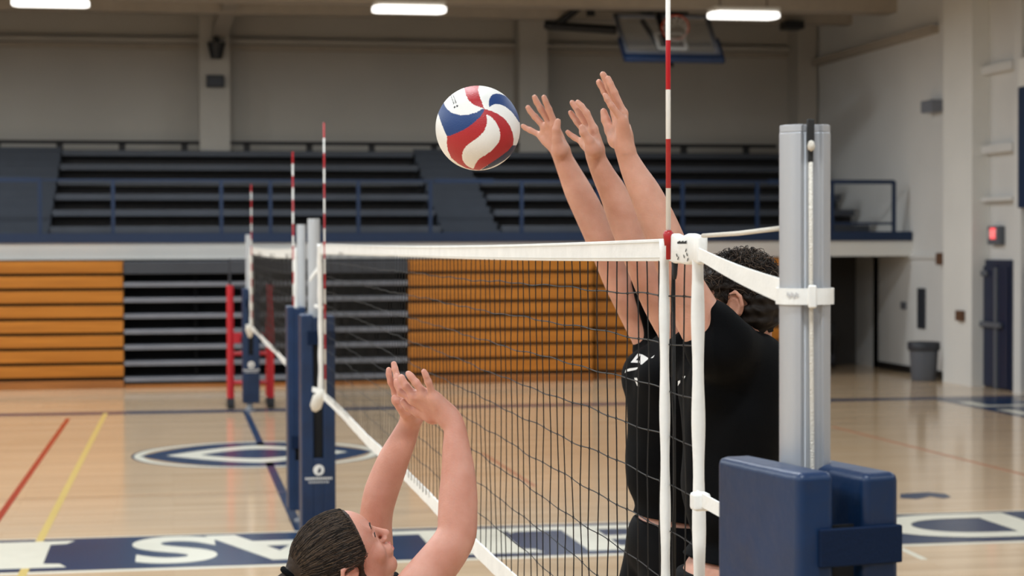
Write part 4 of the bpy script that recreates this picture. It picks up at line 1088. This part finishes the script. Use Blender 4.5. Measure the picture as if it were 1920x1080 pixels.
# ================= SETTER (woman in front of the net, back to the camera side)
SZ = 4.25
root = empty('person', (0, 0, 0), 'woman with brown hair tied back, face up, setting with both hands raised', 'person', None)
C = P(633, 1041, SZ)
hn = cam2w((.72, .64, .20)); hu = cam2w((-.62, .68, -.42))
hm, hs, (H, HB, hn, hu, hr) = head_prims(C, hn, hu, .985, True)
neck = P(668, 1122, 4.28); chest = V(0, 0, 0)
nx, ny = neck[0], neck[1]
fr = unit(V(.86, .50, 0)); lat = unit(np.cross(fr, V(0, 0, 1)))    # lat = her right
chest = neck+V(0, 0, -.20)+fr*.0; waist = neck+V(0, 0, -.36); pel = neck+V(0, 0, -.54)-fr*.02
tm, lat, fr, up = torso(neck, chest, waist, pel, lat, fr, .93, 0, True)
ra = P(752, 1150, 4.12); la = P(694, 1085, 4.52)
armR, wR, rR = limb_px([(845, 788, 44), (853, 805, 42), (856, 845, 53), (859, 885, 63), (859, 930, 72), (858, 968, 74), (856, 1000, 74), (841, 1030, 78), (812, 1068, 84), (782, 1108, 92), (752, 1150, 100)], (4.20, 4.14), .018)
armL, wL, rL = limb_px([(774, 783, 40), (768, 796, 41), (755, 826, 50), (741, 855, 57), (728, 887, 62), (715, 922, 64), (707, 955, 62), (704, 985, 62), (702, 1020, 70), (698, 1055, 80), (694, 1090, 88)], (4.38, 4.50), .018)
m1, g1 = hand(P(838, 776, 4.20), [
    [(772, 748, .035), (752, 735, .050), (741, 710, .055)],
    [(776, 741, .015), (761, 724, .020), (750, 702, .018)],
    [(795, 738, -.005), (780, 718, -.010), (762, 696, -.010)],
    [(812, 742, -.018), (803, 716, -.035), (793, 692, -.045)]],
    [(812, 778, .03), (785, 772, .05), (766, 762, .058), (752, 748, .060)], 4.20, .98, palmr=.0150)
m2, g2 = hand(P(774, 782, 4.38), [
    [(758, 748, -.03), (748, 722, -.035), (742, 700, -.03)],
    [(755, 740, -.01), (745, 708, -.015), (737, 677, -.01)],
    [(748, 745, .02), (733, 716, .02), (728, 688, .02)],
    [(750, 757, .035), (740, 738, .045), (736, 716, .045)]],
    [(764, 770, -.03), (752, 762, -.045), (743, 752, -.05), (736, 741, -.05)], 4.38, .92, palmr=.0125)
knees = [pel+lat*s*.10-V(0, 0, .42)+fr*.10 for s in (-1, 1)]
ankles = [V(kn[0], kn[1], .095)-fr*(.06 if s < 0 else .2) for s, kn in zip((-1, 1), knees)]
toes = [a+fr*.14+V(0, 0, -.055) for a in ankles]
sh = [cone(neck-V(0, 0, .03), ra, .05, .05, .05), cone(neck-V(0, 0, .03), la, .05, .05, .05)]
nk = [cone(neck-up*.03, C-hu*.05-hn*.01, .056, .052, .03)]
body = sdf_mesh('body', tm+nk+sh+hm+m1+m2+legs(pel, lat, fr, up, knees, ankles, toes, .93), M_skin2, .0036, groups=g1+g2, limbs=[(armR, .022), (armL, .022)], subs=hs, parent=root)
# clothes
outer, *_ = torso(neck, chest, waist, pel, lat, fr, .93, .014, True)
slR = cone(ra+(wR[-3]-ra)*.0, ra+(wR[-3]-ra)*.8, .066, .060, .03); slR['cap'] = (ra+(wR[-3]-ra)*.46, unit(wR[-3]-ra))
slL = cone(la, la+(wL[-3]-la)*.8, .062, .056, .03); slL['cap'] = (la+(wL[-3]-la)*.25, unit(wL[-3]-la))
sdf_mesh('t_shirt', outer+[cone(neck-V(0, 0, .07), ra, .062, .064, .05), cone(neck-V(0, 0, .07), la, .062, .06, .05), slR, slL], M_shirt, .005, noise=folds(.003, 1), clip=[(pel-up*.05, -up), (neck+up*.0, up+hn*-.2)], parent=root)
sho = [ell(pel, (.172, .140, .15), np.array([lat, fr, up]), .05)]
for s, kn in zip((-1, 1), knees): sho.append(cone(pel+lat*s*.085-up*.04, kn, .098, .085, .04))
sdf_mesh('shorts', sho, M_shorts, .006, noise=folds(.002, 2), clip=[(pel+up*.09, up), (pel-up*.24, -up)], parent=root)
for an, to in zip(ankles, toes): shoe(an, to, 'shoe', root)
# face details
def strip(pts, r, name, m, parent): return MB().tube(pts, r, 6).build(name, m, parent, smooth=True)
bv = None
def on_skin(body, pts, off=.0006, frm=None):
    dg = bpy.context.evaluated_depsgraph_get(); dg.update(); bvh = BVHTree.FromObject(body, dg); iw = body.matrix_world.inverted(); out = []
    for p in pts:
        h = bvh.find_nearest(iw @ Vector(p)); q = body.matrix_world @ h[0]; out.append(np.array(q)+np.array(body.matrix_world.to_3x3() @ h[1])*off)
    return out
def face_details(body, H, root, n, hairmat, lips=True):
    for s in (-1, 1):
        strip(on_skin(body, [H(s*x, .1, .013+z) for x, z in ((.012, -.001), (.022, .003), (.034, .004), (.046, -.001))], .0004), [.0016, .0021, .0019, .0008], 'eyebrow', hairmat, root)
        strip(on_skin(body, [H(s*x, .097, -.008+z) for x, z in ((.019, -.002), (.026, .0015), (.034, .0015), (.043, -.003))], .0006), [.0006, .0012, .0013, .0012], 'eyelashes', hairmat, root)
    if lips:
        strip(on_skin(body, [H(x, .12, -.0665-abs(x)*.15) for x in (-.02, -.010, 0, .010, .02)], -.0016), [.0008, .0032, .0036, .0032, .0008], 'lip', M_lip, root)
        strip(on_skin(body, [H(x, .12, -.0765+abs(x)*.1) for x in (-.018, -.009, 0, .009, .018)], -.0018), [.0008, .0036, .0042, .0036, .0008], 'lip', M_lip, root)
face_details(body, H, root, hn, M_hair)
# pulled-back hair
sc = .985
tie = H(0, -.108, .040)
shell = [ell(H(0, -.004, .004), (.0835, .1055, .096), HB, .02), ell(H(0, -.03, -.03), (.072, .075, .065), HB, .03), cone(H(0, -.07, .03), tie, .045, .020, .03)]
fcut = unit(hn-.37*hu)
hsub = [ell(H(s*.086, -.012, -.026), (.022, .031, .036), HB, .006) for s in (-1, 1)]
hsub += [ell(H(s*.07, .062, -.062), (.03, .047, .055), HB, .01) for s in (-1, 1)]
def groove(X):
    q = (X-tie)@HB.T; th = np.arctan2(q[..., 0], q[..., 2]+.02)
    return .0006*np.sin(th*46+2*np.sin(q[..., 1]*30))+.0004*np.sin(th*97+q[..., 1]*20)
hair = sdf_mesh('hair', shell, M_hairb, .003, subs=hsub, clip=[(H(0, .052, 0), fcut), (H(0, 0, -.082), -hu-.3*hn)], noise=groove, parent=root)
rs = np.random.RandomState(3); mb = MB(); mbl = MB()
for k in range(950):
    th = rs.uniform(-1.75, 1.75); 
    st = H(.078*math.sin(th), .056+.37*(.092*math.cos(th)) - rs.uniform(0, .02), .092*math.cos(th))
    off = rs.uniform(.0005, .0022); pts = []
    js = rs.normal(size=3)*.004
    for q in np.linspace(0, 1, 9):
        p = st*(1-q)+tie*q+js*math.sin(q*math.pi); v = (p-H(0, -.004, .004)); qq = v@HB.T
        kq = np.sqrt(((qq/V(.0835, .1055, .096))**2).sum())
        if q < .9: p = H(0, -.004, .004)+v/kq*(1+off/.09)
        pts.append(p)
    (mb if rs.rand() < .6 else mbl).tube(pts, [.0006]*8+[.0003], 3, False)
mb.build('hair_strands', M_hair, root, smooth=True); mbl.build('hair_strands', mat('light_brown_strands', (86, 68, 51), .5, spec=.35), root, smooth=True)
ax = unit(-hn*.9-V(0, 0, .55)); 
mbt = MB(); a_ = unit(np.cross(ax, hr)); 
mbt.tube([tie-ax*.004+.0215*(hr*math.cos(q)+a_*math.sin(q)) for q in np.linspace(0, 2*math.pi, 25)], .0065, 8, False); mbt.build('hair_tie', M_shirt, root, smooth=True)
pt = [tie, tie+ax*.03, tie+ax*.05-V(0, 0, .05), tie+ax*.055-V(0, 0, .13), tie+ax*.045-V(0, 0, .22), tie+ax*.04-V(0, 0, .27)]
sdf_mesh('ponytail', chain(pt, [.017, .026, .030, .028, .018, .004], .02), M_hairb, .004, noise=lambda X: .0018*np.sin((X@hr)*420+3*np.sin(X[..., 2]*20)), parent=root)

# ================= BLOCKERS
def blocker(label, C, hn, hu, neck, chest, waist, pel, fr, armA, armB, handA, handB, slA, slB, shR, knees, ankles, toes, sc, seed, hemz, shirt_extra=(), shtop=.042):
    root = empty('person', (0, 0, 0), label, 'person', None)
    lat0 = unit(np.cross(fr, V(0, 0, 1)))
    hm, hs, (H, HB, hn, hu, hr) = head_prims(C, hn, hu, 1.03)
    tm, lat, fr, up = torso(neck, chest, waist, pel, lat0, fr, sc)
    (aR, wR, _), (aL, wL, _) = armA, armB
    (m1, g1), (m2, g2) = handA, handB
    sA, sB = wR[-1], wL[-1]
    sh = [cone(neck-up*.04, sA, .058, .056, .05), cone(neck-up*.04, sB, .058, .056, .05)]
    nk = [cone(neck-up*.04, C-hu*.055-hn*.012, .062, .060, .03)]
    body = sdf_mesh('body', tm+nk+sh+hm+m1+m2+legs(pel, lat, fr, up, knees, ankles, toes, sc), M_skin, .0036, groups=g1+g2, limbs=[(aR, .022), (aL, .022)], subs=hs, parent=root)
    outer, *_ = torso(neck, chest, waist, pel, lat, fr, sc, .019)
    for (pt, nn, r0, r1, fr_), w in ((slA, wR), (slB, wL)):
        c = cone(w[-1], w[-1]+(w[-3]-w[-1])*fr_, r0, r1, .03); c['cap'] = (pt, nn); outer.append(c)
    outer += [cone(neck-up*.08, sA, .064, shR, .04), cone(neck-up*.08, sB, .064, shR, .04)]+list(shirt_extra)
    shirt = sdf_mesh('t_shirt', outer, M_shirt, .0045, noise=folds(.0042, seed), clip=[(V(pel[0], pel[1], hemz), (fr[0]*.10, fr[1]*.10, -1))], parent=root)
    sho = [ell(pel, (.172*sc, .132*sc, .13*sc), np.array([lat, fr, up]), .05)]
    for s, kn in zip((-1, 1), knees): sho.append(cone(pel+lat*s*.088-up*.04, kn, .108, .098, .04))
    sdf_mesh('shorts', sho, M_shorts, .006, noise=folds(.003, seed+4), clip=[(pel+up*shtop, up), (pel-up*.33, -up)], parent=root)
    for an, to in zip(ankles, toes): shoe(an, to, 'shoe', root)
    face_details(body, H, root, hn, M_hair, True)
    return root, body, shirt, H, HB, hn, hu, hr
def curly(root, H, HB, hn, hu, hr, n, seed, sc=1.03):
    R = V(.084, .105, .097)*sc; c0 = H(0, -.004, .004)
    fc = unit(hn-.25*hu)
    def lump(X): return .004*np.sin(X[..., 0]*150+3*np.sin(X[..., 2]*70))*np.sin(X[..., 1]*140+2)+.003*np.sin(X[..., 2]*210)
    hs = [ell(H(s*.084, -.010, -.024), (.026, .027, .034), HB, .006) for s in (-1, 1)]+[ell(H(s*.07, .068, -.045), (.035, .052, .072), HB, .01) for s in (-1, 1)]
    sdf_mesh('hair', [ell(c0, R, HB, .02), ell(H(0, .02, .03), (.08, .08, .08), HB, .02), ell(H(0, -.035, -.045), (.068, .062, .065), HB, .03)], M_hair, .004, subs=hs, clip=[(H(0, .054, 0), fc), (H(0, 0, -.105), -hu)], noise=lump, parent=root)
    rs = np.random.RandomState(seed); mb = MB(); mb2 = MB(); cnt = 0
    while cnt < n:
        d = unit(rs.normal(size=3)); 
        if d[2] < -.25 or (d[1] > .72 and d[2] < .3): continue
        if rs.rand() > .35+.65*max(0, d[2]+.1): continue
        if abs(d[0]) > .72 and d[2] < .0 and abs(d[1]) < .45: continue
        cnt += 1
        base = c0+(d*R)@HB; nrm = unit((d/R)@HB)
        tg = unit(np.cross(nrm, hr*rs.normal()+hu*rs.normal()+hn*rs.normal())); bt = np.cross(nrm, tg)
        L = rs.uniform(.02, .055); cr = rs.uniform(.004, .010); ph = rs.uniform(0, 6); tw = rs.uniform(1.2, 2.6); pts = []
        lift = rs.uniform(.002, .016)*(1 if d[2] > .2 else .35)
        for q in np.linspace(0, 1, 9):
            a = ph+tw*q*math.pi
            p = base+tg*(q-.3)*L+bt*cr*math.sin(a)+nrm*(lift*math.sin(q*math.pi)*1.2+cr*.5*math.cos(a))
            v = p-c0; qq = v@HB.T; kq = np.sqrt(((qq/R)**2).sum())
            if kq < 1.0: p = c0+v/kq
            pts.append(p)
        (mb if rs.rand() < .6 else mb2).tube(pts, [.0011*(1-.5*q) for q in np.linspace(0, 1, 9)], 3, False)
    mb.build('hair_curls', M_hair, root, smooth=True); mb2.build('hair_curls', mat('mid_brown_curls', (84, 68, 54), .5, spec=.35), root, smooth=True)

# --- near blocker
ZH = 4.85
C = P(1387, 553, ZH)
hn = cam2w((-.86, -.20, .40)); hu = cam2w((-.16, .97, .05))
armN_L = limb_px([(1173, 283, 37), (1177, 296, 39), (1190, 325, 48), (1210, 362, 59), (1227, 400, 66), (1244, 440, 70), (1260, 480, 72), (1276, 525, 76), (1292, 560, 84), (1312, 598, 92), (1345, 645, 104)], (4.60, 4.66), .018)
armN_R = limb_px([(1115, 285, 34), (1119, 300, 37), (1133, 330, 44), (1150, 362, 52), (1165, 400, 57), (1180, 440, 58), (1195, 475, 58), (1212, 515, 60), (1234, 560, 66), (1258, 600, 72), (1302, 660, 90)], (4.93, 5.02), .018)
hL = hand(P(1170, 272, 4.60), [
    [(1153, 208, .030), (1134, 172, .034), (1120, 149, .030)],
    [(1160, 205, .010), (1142, 163, .012), (1128, 134, .008)],
    [(1168, 210, -.010), (1152, 174, -.014), (1138, 142, -.012)],
    [(1166, 224, -.028), (1146, 198, -.036), (1132, 174, -.036)]],
    [(1156, 262, .026), (1144, 245, .040), (1136, 225, .046), (1130, 203, .048)], 4.60, 1.0)
hR = hand(P(1119, 284, 4.93), [
    [(1113, 240, -.020), (1100, 212, -.026), (1080, 188, -.024)],
    [(1104, 240, .002), (1086, 212, .004), (1070, 188, .004)],
    [(1097, 248, .022), (1082, 228, .026), (1067, 207, .026)],
    [(1093, 267, .040), (1077, 258, .050), (1061, 245, .054)]],
    [(1112, 280, -.030), (1105, 264, -.042), (1094, 248, -.048), (1090, 233, -.050)], 4.93, .96)
fr = unit(V(-1, .10, 0)); neck = P(1400, 652, 4.87); chest = P(1378, 770, 4.86); waist = P(1366, 900, 4.86); pel = P(1362, 1105, 4.88)
dn = V(0, 0, -1)
kn = [pel+fr*.10+dn*.42+V(0, s*.11, 0) for s in (1, -1)]; kn = [pel+unit(np.cross(fr, V(0, 0, 1)))*s*.11+fr*.08+dn*.43 for s in (-1, 1)]
an = [k+dn*.38-fr*.16 for k in kn]; to = [a+fr*.07+dn*.11 for a in an]
def cap(px, py, Z, v): return (P(px, py, Z), cam2w(v))
root, body, shirt, H, HB, hn, hu, hr = blocker('dark haired person in black t-shirt beside the silver post, arms raised over the net', C, hn, hu, neck, chest, waist, pel, fr, armN_R, armN_L, hR, hL,
    (*cap(1270, 625, 5.0, (-.7, .7, 0)), .075, .070, .9), (*cap(1331, 612, 4.66, (-.985, -.17, 0)), .078, .076, .30), .082, kn, an, to, 1.0, 11, P(1362, 1050, 4.86)[2],
    shirt_extra=[cone(P(1366, 655, 4.72), P(1432, 735, 4.85), .072, .07, .05), cone(P(1428, 745, 4.9), P(1440, 900, 4.9), .075, .08, .08)])
curly(root, H, HB, hn, hu, hr, 900, 21)
s6 = lambda poly: [(1150+a/6, 600+b/6) for a, b in poly]
decal([s6(p) for p in ([(690, 765), (718, 690), (752, 678), (752, 702), (716, 756)], [(676, 775), (712, 768), (712, 812), (690, 868), (672, 868)], [(778, 634), (812, 630), (788, 674)])], shirt, 'chest_print', M_logo, root)

# --- far blocker
ZF = 5.45
C = P(1309, 585, ZF)
hn = cam2w((-.985, -.02, .12)); hu = cam2w((-.04, 1, 0))
armF_R = limb_px([(1052, 285, 34), (1057, 300, 37), (1070, 328, 44), (1085, 360, 52), (1105, 400, 56), (1124, 440, 58), (1143, 485, 57), (1160, 525, 58), (1178, 560, 60), (1200, 600, 64), (1236, 655, 80)], (5.56, 5.62), .018)
armF_L = limb_px([(1178, 292, 32), (1182, 305, 34), (1196, 335, 40), (1211, 368, 47), (1226, 405, 50), (1240, 440, 50), (1254, 480, 50), (1268, 520, 52), (1282, 560, 58), (1296, 600, 64), (1310, 660, 78)], (5.26, 5.30), .018)
hFR = hand(P(1054, 286, 5.56), [
    [(1040, 232, -.018), (1029, 205, -.026), (1018, 178, -.030)],
    [(1030, 229, .004), (1014, 204, .004), (1000, 178, .002)],
    [(1020, 237, .024), (1003, 219, .030), (987, 198, .032)],
    [(1014, 254, .042), (994, 244, .052), (977, 234, .060)]],
    [(1049, 282, -.028), (1044, 262, -.040), (1043, 243, -.048), (1047, 222, -.052)], 5.56, 1.04)
hFL = hand(P(1177, 284, 5.26), [
    [(1166, 238, .024), (1155, 214, .028), (1146, 192, .026)],
    [(1170, 234, .008), (1160, 208, .010), (1151, 184, .008)],
    [(1175, 238, -.008), (1166, 212, -.010), (1157, 190, -.010)],
    [(1177, 246, -.022), (1170, 226, -.026), (1163, 208, -.026)]],
    [(1168, 276, .024), (1160, 260, .032), (1156, 248, .034), (1152, 236, .034)], 5.26, .95)
fr = unit(V(-1, -.04, 0)); neck = P(1282, 662, 5.47); chest = P(1268, 752, 5.47); waist = P(1258, 870, 5.48); pel = P(1262, 1020, 5.5)
kn = [pel+unit(np.cross(fr, V(0, 0, 1)))*s*.10+fr*.10+dn*.42 for s in (-1, 1)]
an = [k+dn*.38-fr*.18 for k in kn]; to = [a+fr*.07+dn*.11 for a in an]
root, body, shirt, H, HB, hn, hu, hr = blocker('further blocker in black t-shirt with white chest print, fingers nearest the ball', C, hn, hu, neck, chest, waist, pel, fr, armF_R, armF_L, hFR, hFL,
    (*cap(1197, 590, 5.62, (-.97, -.24, 0)), .070, .066, 1.0), (*cap(1300, 610, 5.3, (-.6, .8, 0)), .07, .065, .5), .074, kn, an, to, 1.0, 17, P(1240, 972, 5.47)[2], shtop=.070,
    shirt_extra=[cone(P(1226, 700, 5.50), P(1240, 900, 5.50), .052, .088, .06)])
curly(root, H, HB, hn, hu, hr, 500, 33)
decal([s6(p) for p in ([(195, 478), (272, 380), (302, 380), (300, 400), (252, 452), (292, 455), (296, 482)], [(305, 384), (327, 388), (346, 438), (402, 432), (372, 456), (322, 500), (305, 500)],
    [(420, 428), (466, 394), (444, 426)], [(128, 598), (140, 560), (180, 545), (290, 530), (255, 560), (180, 576), (146, 582)], [(235, 650), (265, 650), (284, 700), (286, 750), (268, 742), (246, 690)])], shirt, 'chest_print', M_logo, root)
